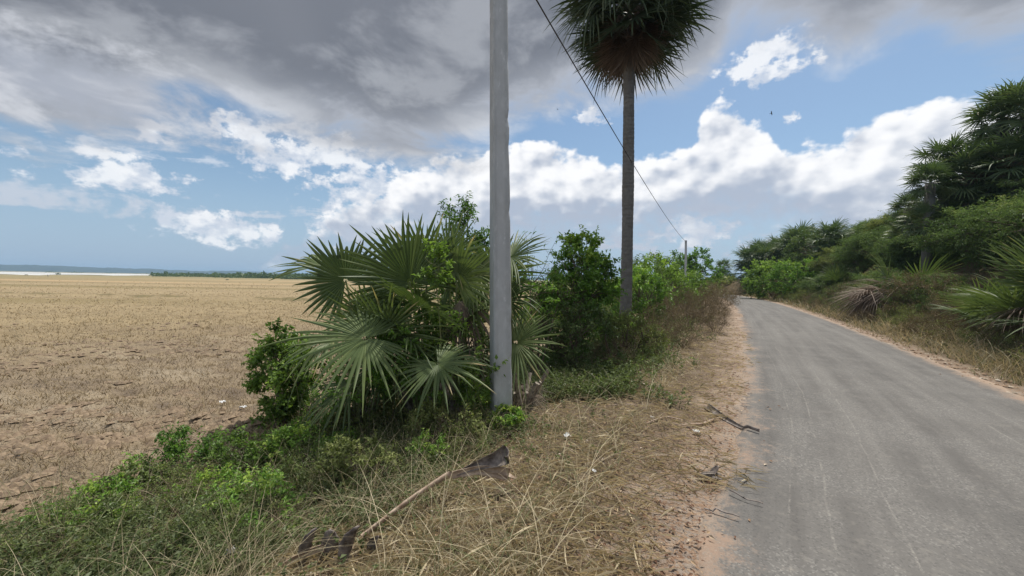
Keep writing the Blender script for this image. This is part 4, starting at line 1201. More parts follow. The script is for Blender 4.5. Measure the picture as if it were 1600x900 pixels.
# flattened straw lying on the verge
mb = MB()
x, y, r = sample(60000, 1.1, 16, -32, 42, r_)
s, a = side(x, y); L = s - HW
k = (L > 0.05 + 0.35 * vn(x, y, 1.0, 71)) & (L < 5.5) & (r_.random(len(x)) < 0.45)
x, y, r, L = x[k], y[k], r[k], L[k]; N = len(x)
d = lean_dir(r_, N); d[:, 2] = r_.normal(0.06, 0.14, N)
leaves(mb, pts3(x, y, 0.012) + np.stack([0 * x, 0 * x, r_.uniform(0, 0.05, N)], 1), d, np.tile([0, 0, 1.0], (N, 1)) + r_.normal(0, 0.4, (N, 3)), r_.uniform(0.05, 0.24, N), np.maximum(0.004, r * 0.0011), r_.beta(1.5, 0.9, N) * 0.6 + 0.4, r_)
tag(mb.build('loose_straw', M['grass']), 'short broken straw strewn over the left verge', kind='stuff')

# leaf litter, redder close to the lane
mb = MB()
x, y, r = sample(60000, 1.1, 40, -30, 62, r_)
s, a = side(x, y); L = np.abs(s) - HW
wl = np.where(s > 0, 1.0, 0.9)
k = (L > -0.25 + 0.25 * vn(x, y, 0.6, 72)) & (L < 1.6 + 2.9 * (s > 0)) & (r_.random(len(x)) < np.exp(-np.maximum(L - 0.15, 0) / 0.75) * 0.40 * wl * (0.45 + 0.75 * ss(-0.2, 0.4, vn(x, y, 0.4, 73))) + 0.16)
k &= (L > 0.02) | (r_.random(len(x)) < 0.12)
x, y, r, L = x[k], y[k], r[k], L[k]; N = len(x)
sz = r_.uniform(0.012, 0.04, N) * (1 + 0.04 * r)
dz = np.where(L < 0.1, 0.03, 0.012)
leaves(mb, pts3(x, y) + np.stack([0 * x, 0 * x, dz + r_.uniform(0, 0.01, N)], 1), lean_dir(r_, N) + r_.normal(0, 0.15, (N, 3)), np.tile([0, 0, 1.0], (N, 1)) + r_.normal(0, 0.3, (N, 3)), sz, sz * 0.5, np.clip(r_.beta(1.3, 2.2, N) + 0.25 * ss(0.4, 2, L), 0, 1), r_, 0.15)
tag(mb.build('leaf_litter', M['litter']), 'reddish brown fallen leaf scraps along both edges of the lane', kind='stuff')

# green weeds of the bank at lower left and round the clump
def weeds(mb, st, n, r0, r1, a0, a1, Lmin, Lmax, hmax, seed, dens=1.0, lsz=(0.012, 0.035), tb=0.4, clear=0.0):
    r_ = np.random.default_rng(seed)
    x, y, r = sample(n, r0, r1, a0, a1, r_)
    s, a = side(x, y); L = s - HW
    nz = vn(x, y, 0.7, seed) * 0.6 + vn(x, y, 0.22, seed + 1) * 0.4
    k = (L > Lmin + 0.9 * nz) & (L < Lmax + 0.7 * nz) & (r_.random(n) < clear_of(x, y) * dens * (0.35 + 0.65 * ss(-0.3, 0.3, nz)))
    x, y, r, nz = x[k], y[k], r[k], nz[k]; N = len(x)
    P = pts3(x, y); h = hmax * (0.35 + 0.65 * r_.random(N)) * (0.55 + 0.45 * ss(-0.2, 0.5, nz))
    ld = lean_dir(r_, N); cl = tb + 0.13 * vn(x, y, 0.5, seed + 3)
    bd = r_.uniform(0.1, 0.6, N)
    blades(st, P, h, np.full(N, 0.0035), ld, bd, 0.35 + 0.2 * r_.random(N), r_, 3)
    for j in range(6):
        t = (j + 1 + r_.random(N) * 0.6) / 7
        c = P + np.array([0, 0, 1.0]) * (h * (t - bd * 0.62 * t * t))[:, None] + ld * (h * (0.25 * t + bd * t ** 1.8))[:, None]
        for q in range(2):
            sz = r_.uniform(*lsz, N) * (1 + 0.05 * r)
            leaves(mb, c, rdir(r_, N) * (1, 1, 0.5) + [0, 0, 0.15], rdir(r_, N) * 0.6 + [0, 0, 1.0], sz, sz * r_.uniform(0.4, 0.75, N), np.clip(cl + r_.normal(0, 0.13, N) + 0.12 * t, 0, 1), r_)
    return N


mb, st = MB(), MB()
nw = weeds(mb, st, 34000, 1.3, 8.0, -62, 8, 2.0, 4.6, 0.40, 81, 0.45, tb=0.3)
nw += weeds(mb, st, 9000, 2.6, 14, -50, 24, 1.3, 3.2, 0.22, 84, 0.45, (0.010, 0.028), 0.5)
nw += weeds(mb, st, 15000, 5.5, 20, -8, 28, 1.3, 4.8, 0.50, 88, 0.7, (0.02, 0.045), 0.45)
mb.merge(st); st = MB()
# wiry dry and green stems standing in the weeds
r_ = np.random.default_rng(92)
x, y, r = sample(60000, 1.25, 10, -62, 10, r_); s, a = side(x, y); L = s - HW
k = (L > 1.6 + 0.6 * vn(x, y, 1, 5)) & (L < 5.3 + 0.4 * vn(x, y, 0.7, 6)) & (r_.random(len(x)) < 0.5 * clear_of(x, y) * (0.3 + 0.7 * ss(-0.4, 0.4, vn(x, y, 0.5, 7))))
x, y, r = x[k], y[k], r[k]; N = len(x)
grs = MB(); blades(grs, pts3(x, y, -0.01), r_.uniform(0.12, 0.55, N), np.full(N, 0.0032), lean_dir(r_, N, (0.2, 0)), r_.uniform(0.1, 1.2, N), np.where(r_.random(N) < 0.35, r_.uniform(0.05, 0.45, N), r_.uniform(0.45, 0.95, N)), r_, 5)
tag(grs.build('wiry_grass', M['grass']), 'wiry green and dry stems tangled through the weeds on the bank', kind='stuff')
tag(mb.build('weeds', M['weed']), 'tangled low green weeds on the bank between the verge and the field', kind='stuff')
print('weeds', nw, 'grass', n_a)

# tall dry grass along the foot of the dune
mb = MB(); r_ = np.random.default_rng(95)
x, y, r = sample(150000, 4.2, 60, 26, 66, r_)
s, a = side(x, y); Rr = -s - HW
n_ = vn(x, y, 0.9, 96)
k = (Rr > 0.30 + 0.3 * n_) & (Rr < 3.4) & (r_.random(len(x)) < (1 - ss(1.4, 3.4, Rr)) * 0.66 * (0.45 + 0.55 * ss(-0.4, 0.4, n_)))
x, y, r, Rr, n_ = x[k], y[k], r[k], Rr[k], n_[k]; N = len(x)
h = (0.16 + 0.52 * r_.random(N)) * (0.35 + 0.85 * ss(0.2, 1.3, Rr))
gr = 0.22 + 0.4 * ss(0.2, 0.6, vn(x, y, 2.2, 97))
tint = np.where(r_.random(N) < gr, r_.uniform(0.05, 0.45, N), r_.uniform(0.48, 0.86, N))
blades(mb, pts3(x, y, -0.01), h, np.maximum(0.004, 0.0012 * r), lean_dir(r_, N, (-0.3, -0.2)), r_.uniform(0.2, 0.8, N), tint, r_, 3)
tag(mb.build('roadside_grass', M['grass']), 'knee high dry grass along the foot of the dune right of the lane', kind='stuff')
print('right grass', N)

# low brambles between the grass and the thorn shrubs, and dead twigs at right
bv = [shrub_parts(500 + k, rx=0.8, ry=0.8, h=0.95, z0=0.0, ncl=60, nleaf=60, ll=0.055, lw=0.018, cr=0.28, stems=8, tint=0.35, tvar=0.2, wood_r=0.012, twigs=7, shell=0.5) for k in range(3)]
bvm = [(a.mesh('branches', M['drybrush']), b.mesh('foliage', M['olive'])) for a, b in bv]
bvd = [(a.mesh('branches', M['drybrush']), b.mesh('foliage', M['drybrush'])) for a, b in bv]
bvg = [(a.mesh('branches', M['bark']), b.mesh('foliage', M['weed'])) for a, b in bv]
rel = 0.6; k = 0; r_ = np.random.default_rng(98)
while rel < 60:
    for s0 in (-3.2, -4.2):
        p = from_road(A0 + rel + r_.uniform(-0.4, 0.4), s0 - r_.uniform(0, 0.5))
        dry = r_.random() < (0.55 if rel < 16 else 0.3)
        o = empty('low_shrub', p, r_.uniform(0, 6.28)); q_ = r_.uniform(0.7, 1.05) * (1 + rel / 90) * (1.0 if s0 < -4 else 0.72)
        o.scale = (q_, q_, q_ * r_.uniform(0.8, 1.1))
        ms = (bvd if dry else (bvm if r_.random() < 0.45 else bvg))[k % 3]
        tag(o, 'low brown leafless shrub in the dry grass at the foot of the dune' if dry else ('low olive shrub in the dry grass at the foot of the dune' if ms in bvm else 'low dark green shrub in the dry grass at the foot of the dune'), 'shrub', 'low shrubs at the foot of the dune')
        obj('branches', ms[0], o); obj('foliage', ms[1], o); k += 1
    rel += 0.92 * (1 + rel / 40)
print('low shrubs', k)
# bank bushes at lower left
BK = [((282, 745), 0.44, 'upright green bush at the edge of the field left of the palm clump', 'leaf', 0.45), ((405, 740), 0.42, 'fresh green low bush on the bank below the left fan palm', 'leaf_bright', 0.25),
      ((205, 795), 0.30, 'small weed bush with yellow green tips at lower left', 'weed', 0.45), ((490, 660), 0.5, 'dark green creeper bush under the left fan palm', 'leaf', 0.4),
      ((640, 640), 0.55, 'bush of small vine leaves in front of the middle fan palm', 'leaf', 0.5), ((735, 640), 0.5, 'leafy creeper at the foot of the near pole on its left', 'leaf', 0.45),
      ((570, 690), 0.5, 'olive tangle of twigs and small leaves in front of the clump', 'olive', 0.3), ((690, 700), 0.42, 'dry green tangle on the verge in front of the pole', 'olive', 0.4), ((560, 760), 0.36, 'olive tangle above the pale fallen palm stalk', 'olive', 0.45), ((790, 672), 0.22, 'small tuft of fresh green leaves right at the foot of the near pole', 'leaf', 0.7)]
for k, ((px, py), sz, lb, mt, tn) in enumerate(BK):
    p = on_ground(px, py)
    shrub('low_bush', 600 + k, p, lb, 'bush', mt, 'low bushes on the bank by the field', rx=sz * 0.8, ry=sz * 0.7, h=sz, z0=0.02, ncl=46, nleaf=60, ll=0.038, lw=0.022, cr=sz * 0.28, stems=6, tint=tn, wood_r=0.008, twigs=5)
# scattered seedling shrubs over the bank, three kinds shared
sv_ = [shrub_parts(700 + k, rx=0.30, ry=0.28, h=0.40, z0=0.02, ncl=30, nleaf=40, ll=(0.028, 0.04, 0.022)[k], lw=(0.016, 0.024, 0.009)[k], cr=0.10, stems=6, tint=(0.35, 0.6, 0.35)[k], tvar=0.15, wood_r=0.005, twigs=5) for k in range(3)]
svm = [(a.mesh('branches', M['petiole' if k < 2 else 'drybrush']), b.mesh('foliage', M[('weed', 'leaf', 'olive')[k]])) for k, (a, b) in enumerate(sv_)]
r_ = np.random.default_rng(171); n_s = 0
LBS = ('small grey green weed shrub in the grass of the left bank', 'small bright green weed shrub in the grass of the left bank', 'small olive twiggy weed shrub in the grass of the left bank')
while n_s < 62:
    px, py = r_.uniform(-20, 780), r_.uniform(640, 905)
    if py < 860 - 0.42 * px: continue
    p = on_ground(px, py); s_, _ = side(p.x, p.y); L_ = float(s_) - HW
    if L_ < 2.0 or L_ > 4.5 or clear_of(np.array([p.x]), np.array([p.y]))[0] < 0.9 or (570 < px < 830 and py > 730) or (415 < px < 640 and py > 790): continue
    k = int(r_.choice(3, p=(0.42, 0.16, 0.42)))
    o = empty('weed_shrub', p, r_.uniform(0, 6.28)); q_ = r_.uniform(0.5, 1.05); o.scale = (q_, q_, q_ * r_.uniform(0.7, 1.1))
    tag(o, LBS[k], 'weed', 'small weed shrubs on the left bank, ' + ('grey green', 'bright green', 'olive')[k])
    obj('branches', svm[k][0], o); obj('foliage', svm[k][1], o); n_s += 1
# vine leaves climbing among the palm fronds
for k, ((px, py, d), sz, lb) in enumerate((((680, 415, 4.55), 0.17, 'yellow green climber shoot over the upper fronds'), ((615, 565, 4.4), 0.24, 'climber with rounded leaves between the lower fronds'), ((745, 590, 4.6), 0.26, 'climber hugging the left side of the near pole'), ((668, 600, 4.5), 0.24, 'climber in the middle of the clump behind the lower frond'), ((830, 470, 5.8), 0.3, 'climber with dark leaves right of the near pole'), ((640, 520, 4.75), 0.26, 'climber of dark leaves in the heart of the clump'), ((470, 590, 4.8), 0.3, 'fresh climber spilling over the left edge of the clump towards the field'), ((560, 600, 4.5), 0.28, 'climber under the large grey green frond at front left'), ((700, 520, 4.8), 0.22, 'climber just above the small lower frond left of the pole'))):
    c = at(px, py, d); g0 = gz(c.x, c.y)
    rt = empty('climber', (c.x, c.y, g0)); tag(rt, lb, 'climbing plant', 'climbers in the palm clump')
    w, l = shrub_parts(650 + k, rx=sz, ry=sz * 0.7, h=sz * 2.2, z0=0.0, ncl=16, nleaf=34, ll=0.055, lw=0.036, cr=sz * 0.5, stems=2, tint=0.5, wood_r=0.005, twigs=4)
    hz = c.z - g0 - sz
    l2 = MB().merge(l, Matrix.Translation((0, 0, hz))); w2 = MB().merge(w, Matrix.Translation((0, 0, hz)))
    tube(w2, bez((0.1, 0.1, 0), (0.12, 0, hz * 0.5), (0, 0, hz + 0.1), 9), 0.006, 5)
    w2.build('stems', M['petiole'], rt); l2.build('foliage', M['leaf_bright' if k in (0, 2, 6, 8) else 'leaf'], rt)

# stubble of the field
mb = MB(); r_ = np.random.default_rng(101)
x, y, r = sample(300000, 3.0, 150, -60, 4, r_)
s, a = side(x, y); L = s - HW
rowm = 0.5 + 0.5 * np.sin((x * 0.35 + y * 0.94) / 0.24 * 2 * math.pi + 1.5 * vn(x, y, 2, 11))
bare = ss(0.15, 0.55, vn(x, y, 2.3, 102) + 0.4 * vn(x, y, 0.6, 103))
k = (L > 5.0 + 0.5 * vn(x, y, 1, 104)) & (r_.random(len(x)) < (0.45 + 0.55 * rowm) * (1 - 0.85 * bare) * 0.75 * (1 - ss(25, 150, r) ** 0.7) * (1 - 0.55 * ss(20, 50, r)))
for yb, wb, sl in ((35.0, 0.9, 0.05), (62.0, 1.3, -0.02), (84.0, 2.0, 0.0)): k &= np.abs(y + x * sl - yb + 1.2 * vn(x, y, 8, 14)) > wb
x, y, r, bare = x[k], y[k], r[k], bare[k]; N = len(x)
h = r_.uniform(0.04, 0.12, N) * (1 + 0.012 * r)
gold = ss(9, 26, r)
blades(mb, pts3(x, y, -0.01), h, np.maximum(0.005, 0.0011 * r) * r_.uniform(0.7, 1.2, N), lean_dir(r_, N), r_.uniform(0.1, 0.9, N), np.clip(r_.uniform(0.1, 0.75, N) + 0.25 * gold, 0, 1), r_, 2)
tag(mb.build('stubble', M['stubble']), 'short pale stubble left standing in the harvested field', kind='stuff')
print('stubble', N)

# clods turned up in the field
mb = MB(); r_ = np.random.default_rng(111)
x, y, r = sample(14000, 3.2, 26, -60, -10, r_)
s, a = side(x, y); L = s - HW
k = (L > 5.3) & (r_.random(len(x)) < ss(0.0, 0.5, vn(x, y, 2.3, 102) + 0.4 * vn(x, y, 0.6, 103)))
x, y = x[k], y[k]; N = len(x)
P = pts3(x, y); sz = r_.uniform(0.02, 0.085, N)
oc = np.array([(1, 0, 0), (0, 1, 0), (-1, 0, 0), (0, -1, 0), (0, 0, 1), (0, 0, -1)], float)
V = P[:, None] + oc[None] * sz[:, None, None] * r_.uniform(0.5, 1.4, (N, 6, 1)) * [1.3, 1.3, 0.6]
tri = np.array([(0, 1, 4), (1, 2, 4), (2, 3, 4), (3, 0, 4), (1, 0, 5), (2, 1, 5), (3, 2, 5), (0, 3, 5)])
mb.add(V.reshape(-1, 3), None, (np.arange(N)[:, None, None] * 6 + tri[None]).reshape(-1, 3), np.repeat(r_.uniform(0, 0.5, N), 6))
M['clod'] = simple('dry_soil_clod', (0.15, 0.11, 0.08), (0.30, 0.23, 0.16), 20, 0.95, 0.1, 0.5)
tag(mb.build('soil_clods', M['clod']), 'small dry soil clods in the bare patches of the field', kind='stuff')

# far scrub across the field and beyond the bend
def far_scrub(name, specs, seed, label, mat):
    mb = MB(); r_ = np.random.default_rng(seed)
    for (a0, a1, d0, d1, n, hh, w) in specs:
        for _ in range(n):
            az_ = r_.uniform(a0, a1); d = r_.uniform(d0, d1); x, y = polar(az_, d)
            m_ = 26; H_ = hh * r_.uniform(0.4, 1.2); W = w * r_.uniform(0.6, 1.5)
            z0 = gz(x, y) if d < 200 else -0.6
            u = rdir(r_, m_); P = np.array([x, y, z0]) + u * [W, W, H_ * 0.5] * r_.uniform(0.5, 1, (m_, 1)) + [0, 0, H_ * 0.45]
            sz = r_.uniform(0.35, 0.6, m_) * H_
            leaves(mb, P - u * 0.1, rdir(r_, m_), rdir(r_, m_) + [0, 0, 0.6], sz, sz * 0.8, np.clip(r_.normal(0.45, 0.2, m_), 0, 1), r_)
    tag(mb.build(name, M[mat]), label, kind='stuff')


far_scrub('distant_scrub', [(-42, -22, 330, 420, 260, 2.7, 4.5), (-36, -26, 300, 330, 90, 3.4, 5), (-30, -24, 260, 300, 70, 3.0, 5), (-22, 2, 260, 420, 260, 3.5, 6), (-75, -42, 900, 1100, 30, 3, 9)], 121, 'dark line of scrub at the far end of the field', 'leaf_dark')
far_scrub('far_undergrowth', [(14, 27, 48, 120, 420, 1.5, 1.8), (8, 20, 60, 160, 260, 1.5, 2.2), (26.5, 29, 75, 120, 90, 1.6, 1.8)], 122, 'green undergrowth beyond the bend of the lane', 'olive')
far_scrub('field_edge_scrub', [(3, 14, 16, 40, 160, 0.9, 0.9), (10, 19, 30, 60, 160, 1.3, 1.3)], 123, 'low green scrub between the roadside bushes and the field', 'olive')
for (px, py, d, s_, lb) in ((92, 430, 270, 1.25, 'dark lone bush standing out before the lake at far left'), (355, 438, 150, 0.4, 'tiny lone bush in the middle of the golden field')):
    c = at(px, py, d)
    shrub('lone_bush', int(px), (c.x, c.y, -0.6), lb, 'bush', 'leaf_dark', None, rx=s_ * 1.3, ry=s_, h=s_ * 0.9, z0=0.0, ncl=30, nleaf=30, ll=0.2 * s_, lw=0.12 * s_, cr=0.2 * s_, wood_r=0.02, tint=0.3)
# grazing animals, a few pixels each
def goat(px, py, d, label, rz):
    c = at(px, py, d); rt = empty('goat', (c.x, c.y, -0.6), rz); tag(rt, label, 'goat', 'pale animals grazing far out in the field'); rt.scale = (1.2, 1.2, 1.2)
    mb = MB()
    tube(mb, [(-0.36, 0, 0.52), (-0.25, 0, 0.56), (0.0, 0, 0.52), (0.25, 0, 0.57), (0.38, 0, 0.62), (0.5, 0, 0.45), (0.58, 0, 0.25), (0.70, 0, 0.14)], [0.06, 0.14, 0.17, 0.15, 0.10, 0.07, 0.065, 0.03], 10)
    for x0, y0 in ((-0.28, 0.08), (-0.28, -0.08), (0.26, 0.08), (0.26, -0.08)):
        k_ = -0.05 if x0 < 0 else 0.02
        tube(mb, [(x0, y0, 0.55), (x0 + 0.02, y0, 0.38), (x0 + k_, y0, 0.24), (x0, y0, 0.0)], [0.075, 0.045, 0.025, 0.022], 6)
    tube(mb, [(-0.36, 0, 0.58), (-0.44, 0, 0.52)], [0.025, 0.01], 5)
    for q in (-1, 1): tube(mb, [(0.56, 0.04 * q, 0.3), (0.5, 0.12 * q, 0.26)], [0.02, 0.008], 4)
    mb.build('body', M['goat'], rt, smooth=True)
goat(41, 435, 165, 'pale goat grazing at far left, the left one of the two', 0.4)
goat(75, 434, 165, 'pale goat grazing at far left, the right one of the two', 2.6)

# ------------------------------------------------------------------ debris
def strip_mesh(center, width_dir, widths, curl, thick=0.006, nw=9, tint=0.5):
    """channelled strip (split stalk or spathe): curl bends the cross section, thickness real"""
    mb = MB(); C = np.asarray(center, float); n = len(C)
    T = np.gradient(C, axis=0); T /= np.linalg.norm(T, axis=1, keepdims=True)
    Wd = np.asarray(width_dir, float); Wd = np.broadcast_to(Wd, (n, 3)); Wd = Wd - (Wd * T).sum(1, keepdims=True) * T; Wd /= np.linalg.norm(Wd, axis=1, keepdims=True)
    Nn = np.cross(Wd, T); Nn *= np.sign(Nn[:, 2:3] + 1e-6)
    w = np.asarray(widths, float)[:, None]; cu = np.broadcast_to(np.asarray(curl, float), (n,))[:, None]
    u = np.linspace(-1, 1, nw)[None]
    ang_ = u * cu
    X = np.where(np.abs(cu) > 1e-3, np.sin(ang_) / np.where(np.abs(cu) > 1e-3, cu, 1), u) * w
    Z = np.where(np.abs(cu) > 1e-3, (1 - np.cos(ang_)) / np.where(np.abs(cu) > 1e-3, cu, 1), 0) * w
    top = C[:, None] + Wd[:, None] * X[..., None] + Nn[:, None] * (Z + thick)[..., None]
    bot = C[:, None] + Wd[:, None] * X[..., None] + Nn[:, None] * (Z - thick)[..., None]
    ring_ = np.concatenate([top, bot[:, ::-1]], 1); m_ = 2 * nw
    i = np.arange(n - 1)[:, None] * m_; k = np.arange(m_)[None]
    Q = np.stack([i + k, i + (k + 1) % m_, i + m_ + (k + 1) % m_, i + m_ + k], -1).reshape(-1, 4)
    mb.add(ring_.reshape(-1, 3), Q, None, tint)
    for e in (0, n - 1):
        q = [e * m_ + j for j in range(m_)]
        mb.q.append(np.array([[q[j], q[j + 1], q[m_ - 2 - j], q[m_ - 1 - j]] for j in range(nw - 1)]) + mb.n - len(ring_.reshape(-1, 3)))
    return mb


# fallen stalk with its flared dark base, in the foreground
p0 = on_ground(565, 852); p1 = on_ground(700, 782); p2 = on_ground(795, 768)
rt = empty('fallen_palm_stalk', p0); tag(rt, 'long pale fallen palm stalk whose flared grey brown base curls up', 'palm stalk', 'fallen palm stalks in the foreground')
o0 = np.array(p0)
C = np.array([np.array(p0) + [0, 0, 0.06], np.array(p0) * .5 + np.array(p1) * .5 + [0, 0, 0.14], np.array(p1) + [0, 0, 0.19], np.array(p1) * .5 + np.array(p2) * .5 + [0, 0, 0.20], np.array(p2) + [0, 0, 0.13]]) - o0
tq = np.linspace(0, 1, 40); Ci = np.stack([np.interp(tq, np.linspace(0, 1, 5), C[:, j]) for j in range(3)], 1)
ker = np.array([1, 2, 3, 2, 1]) / 9.0
Cs = Ci.copy()
for j in range(3): Cs[2:-2, j] = np.convolve(Ci[:, j], ker, 'valid')
wd_ = 0.020 + 0.018 * tq + 0.014 * ss(0.6, 1.0, tq)
strip_mesh(Cs, (0.5, 0.2, 0.9), wd_, 0.8 + 0 * tq, 0.005).build('stalk', M['stalk'], rt, smooth=True)
# flared sheath: two lobes
i0 = 22
e = Cs[-1]
lob = strip_mesh(np.array([Cs[i0], Cs[28] + [0, 0.01, 0.03], Cs[34] + [0.0, 0.02, 0.085], e + [-0.02, 0.02, 0.14], e + [-0.005, 0.0, 0.17]]), (0.15, 0.25, 0.9), [0.015, 0.035, 0.07, 0.10, 0.075], [0.6, 1.0, 1.25, 1.5, 1.6], 0.003, 11)
lob.build('sheath', M['husk'], rt, smooth=True)
strip_mesh(np.array([Cs[30], Cs[35] + [0, 0, -0.005], e + [0.0, -0.01, -0.015], e + [0.05, -0.01, -0.035]]), (0.1, 0.9, 0.2), [0.015, 0.022, 0.022, 0.008], [0.3, 0.5, 0.6, 0.5], 0.003, 7).build('sheath_edge', M['stalk'], rt, smooth=True)

# second, curled one at the bottom
q0 = on_ground(440, 905); q1 = on_ground(520, 872)
rt = empty('fallen_palm_stalk', q0); tag(rt, 'fallen palm stalk at the bottom edge with a split dark curled sheath', 'palm stalk', 'fallen palm stalks in the foreground')
o0 = np.array(q0); v1 = np.array(q1) - o0
Cq = bez(np.array([0, 0, 0.05]), v1 * 0.5 + [0, 0, 0.10], v1 + [0, 0, 0.07], 16)
strip_mesh(Cq, (0.2, 0.3, 0.9), np.linspace(0.018, 0.026, 16), 0.8 + 0 * np.arange(16), 0.004).build('stalk', M['stalk'], rt, smooth=True)
for (px_, py_, hx, hh, w_, tw_) in ((470, 892, 0.10, 0.25, 0.040, 0.5), (508, 878, 0.045, 0.20, 0.070, -0.2), (538, 886, 0.09, 0.23, 0.055, 0.8), (580, 868, 0.05, 0.13, 0.040, -0.5)):
    g_ = np.array(on_ground(px_, py_)) - o0
    cc = bez(g_ + [0, 0, -0.01], g_ + [hx * 0.2, 0.0, hh * 0.6], g_ + [hx, -0.02, hh], 10)
    strip_mesh(cc, (math.cos(tw_), math.sin(tw_), 0.1), w_ * np.array([.3, .5, .85, .9, 1.05, .85, .9, .6, .45, .12]), np.linspace(0.6, 1.5, 10), 0.003, 9).build('sheath', M['husk'], rt, smooth=True)

# heap of dry frond bases at the right of the pole
c = on_ground(838, 640)
rt = empty('dead_frond_heap', c); tag(rt, 'collapsed heap of grey dry palm fronds on the ground right of the near pole', 'dead fronds')
r_ = np.random.default_rng(131)
for k in range(9):
    a_ = R(-35 + 14 * k + r_.normal(0, 6)); f_ = MB()
    H_ = np.array([-0.30 + r_.normal(0, .05), 0.05 + r_.normal(0, 0.05), 0.30 - 0.02 * k + r_.normal(0, .03)])
    fan_blade(f_, H_, (0.9, -0.35 + r_.normal(0, .2), -0.35 + r_.normal(0, .1)), (0.2, r_.normal(-0.4, .3), 0.9), 0.52 * r_.uniform(0.7, 1.1), nseg=16, spread=75, cup=0.0, droop=0.25, split=0.25, seed=900 + k, tint=0.25 + 0.5 * r_.random(), fold=0.9, wid=0.8, hang=0.3)
    f_.build('dead_frond', M['fan_dead' if k % 2 else 'greyfibre'], rt)

# broken stalks and husk at the edge of the lane
def stick(name, pxs, rads, label, cat, mat='stalk', lift=0.02, group=None):
    P = [np.array(on_ground(*p)) + [0, 0, lift] for p in pxs]; o0 = P[0]
    P = np.array(P) - o0; t = np.linspace(0, 1, 14); q = np.linspace(0, 1, len(P))
    C = np.stack([np.interp(t, q, P[:, j]) for j in range(3)], 1); C[:, 2] += 0.004 * np.sin(t * 9)
    s_, _ = side(C[:, 0] + o0[0], C[:, 1] + o0[1])
    C[:, 2] += np.where(np.abs(s_) < HW, 0.03, 0)
    mb = strip_mesh(C, (0.3, -0.6, 0.3), np.interp(t, np.linspace(0, 1, len(rads)), rads), 0.9 + 0 * t, 0.004, 7)
    ob = mb.build(name, M[mat], None, smooth=True); ob.location = o0
    return tag(ob, label, cat, group)


stick('broken_stalk', [(1105, 638), (1130, 655), (1160, 672), (1186, 682)], [0.05, 0.035, 0.022, 0.018], 'broken palm stalk with a dark wide end lying across the edge of the tarmac', 'palm stalk', 'husk', group='broken stalks at the edge of the lane')
stick('broken_stalk', [(1062, 672), (1095, 667), (1122, 657)], [0.012, 0.02, 0.016], 'short pale brown stalk lying in the sand left of the dark one', 'palm stalk', group='broken stalks at the edge of the lane')
stick('straw_stem', [(1055, 535), (1080, 528), (1108, 520)], [0.012, 0.018, 0.01], 'pale straight dry stem lying in the brush beside the lane', 'stem')
stick('dry_twig', [(1010, 668), (1040, 655), (1065, 660)], [0.006, 0.01, 0.006], 'curved grey twig on the verge left of the broken stalks', 'twig', group='dry twigs on the verge')
stick('dry_twig', [(950, 640), (985, 636), (1005, 642)], [0.006, 0.012, 0.005], 'pale twig in the grass farther up the verge', 'twig', group='dry twigs on the verge')
stick('dry_twig', [(1100, 800), (1130, 812), (1155, 822)], [0.004, 0.006, 0.003], 'dark thin twig at the sandy edge of the lane near the bottom', 'twig', 'husk', group='dry twigs on the verge')
stick('dry_twig', [(1140, 778), (1165, 792), (1192, 798)], [0.003, 0.0035, 0.002], 'hair thin curved twig lying on the tarmac edge', 'twig', 'husk', group='dry twigs on the verge')
# husk
c = on_ground(1105, 752)
rt = empty('palm_husk', c); tag(rt, 'torn dark grey palm husk lying on the sandy edge of the lane', 'husk')
for k, (dx_, dy_, ln_, w_, z_, a_) in enumerate(((-0.08, 0.0, 0.17, 0.022, 0.03, 0.05), (-0.07, 0.025, 0.19, 0.018, 0.045, -0.12), (-0.05, -0.03, 0.16, 0.02, 0.02, 0.2), (0.03, 0.0, 0.09, 0.03, 0.05, 0.5), (0.0, -0.01, 0.12, 0.016, 0.03, -0.4))):
    C = bez((dx_, dy_, z_ * 0.6), (dx_ + ln_ * 0.5 * math.cos(a_), dy_ + ln_ * 0.5 * math.sin(a_), z_ + 0.02), (dx_ + ln_ * math.cos(a_), dy_ + ln_ * math.sin(a_), z_ + (0.05 if k == 3 else 0.0)), 10)
    strip_mesh(C, (-math.sin(a_), math.cos(a_), 0.2), w_ * np.array([.3, .7, .9, 1, 1, 1, .95, .8, .6, .25]), 1.2 + 0 * np.arange(10), 0.0025, 7).build('husk_flap', M['husk' if k != 1 else 'greyfibre'], rt, smooth=True)
# litter
def scrap(px, py, sz, label, seed, group='white plastic scraps on the ground', lift=0.03):
    c = on_ground(px, py); r_ = np.random.default_rng(seed); n = 9
    gx, gy = np.meshgrid(np.linspace(-1, 1, n), np.linspace(-1, 1, n))
    z = 0.30 * vn(gx + 3, gy + seed, 0.35, seed) + 0.22 * vn(gx, gy, 0.16, seed + 1)
    rr = 1 + 0.3 * vn(np.arctan2(gy, gx) * 2, gx * 0, 0.5, seed + 2)
    V = np.stack([gx * rr * sz, gy * rr * sz * 0.7, z * sz + lift + sz * 0.25], -1).reshape(-1, 3)
    i = np.arange(n - 1)[:, None] * n; k = np.arange(n - 1)[None]
    Q = np.stack([i + k, i + k + 1, i + n + k + 1, i + n + k], -1).reshape(-1, 4)
    mb = MB(); mb.add(V, Q); mb.add(V - [0, 0, 0.002], Q[:, ::-1])
    ob = mb.build('plastic_scrap', M['plastic']); ob.location = c; ob.rotation_euler = (0, 0, seed)
    tag(ob, label, 'litter', group)


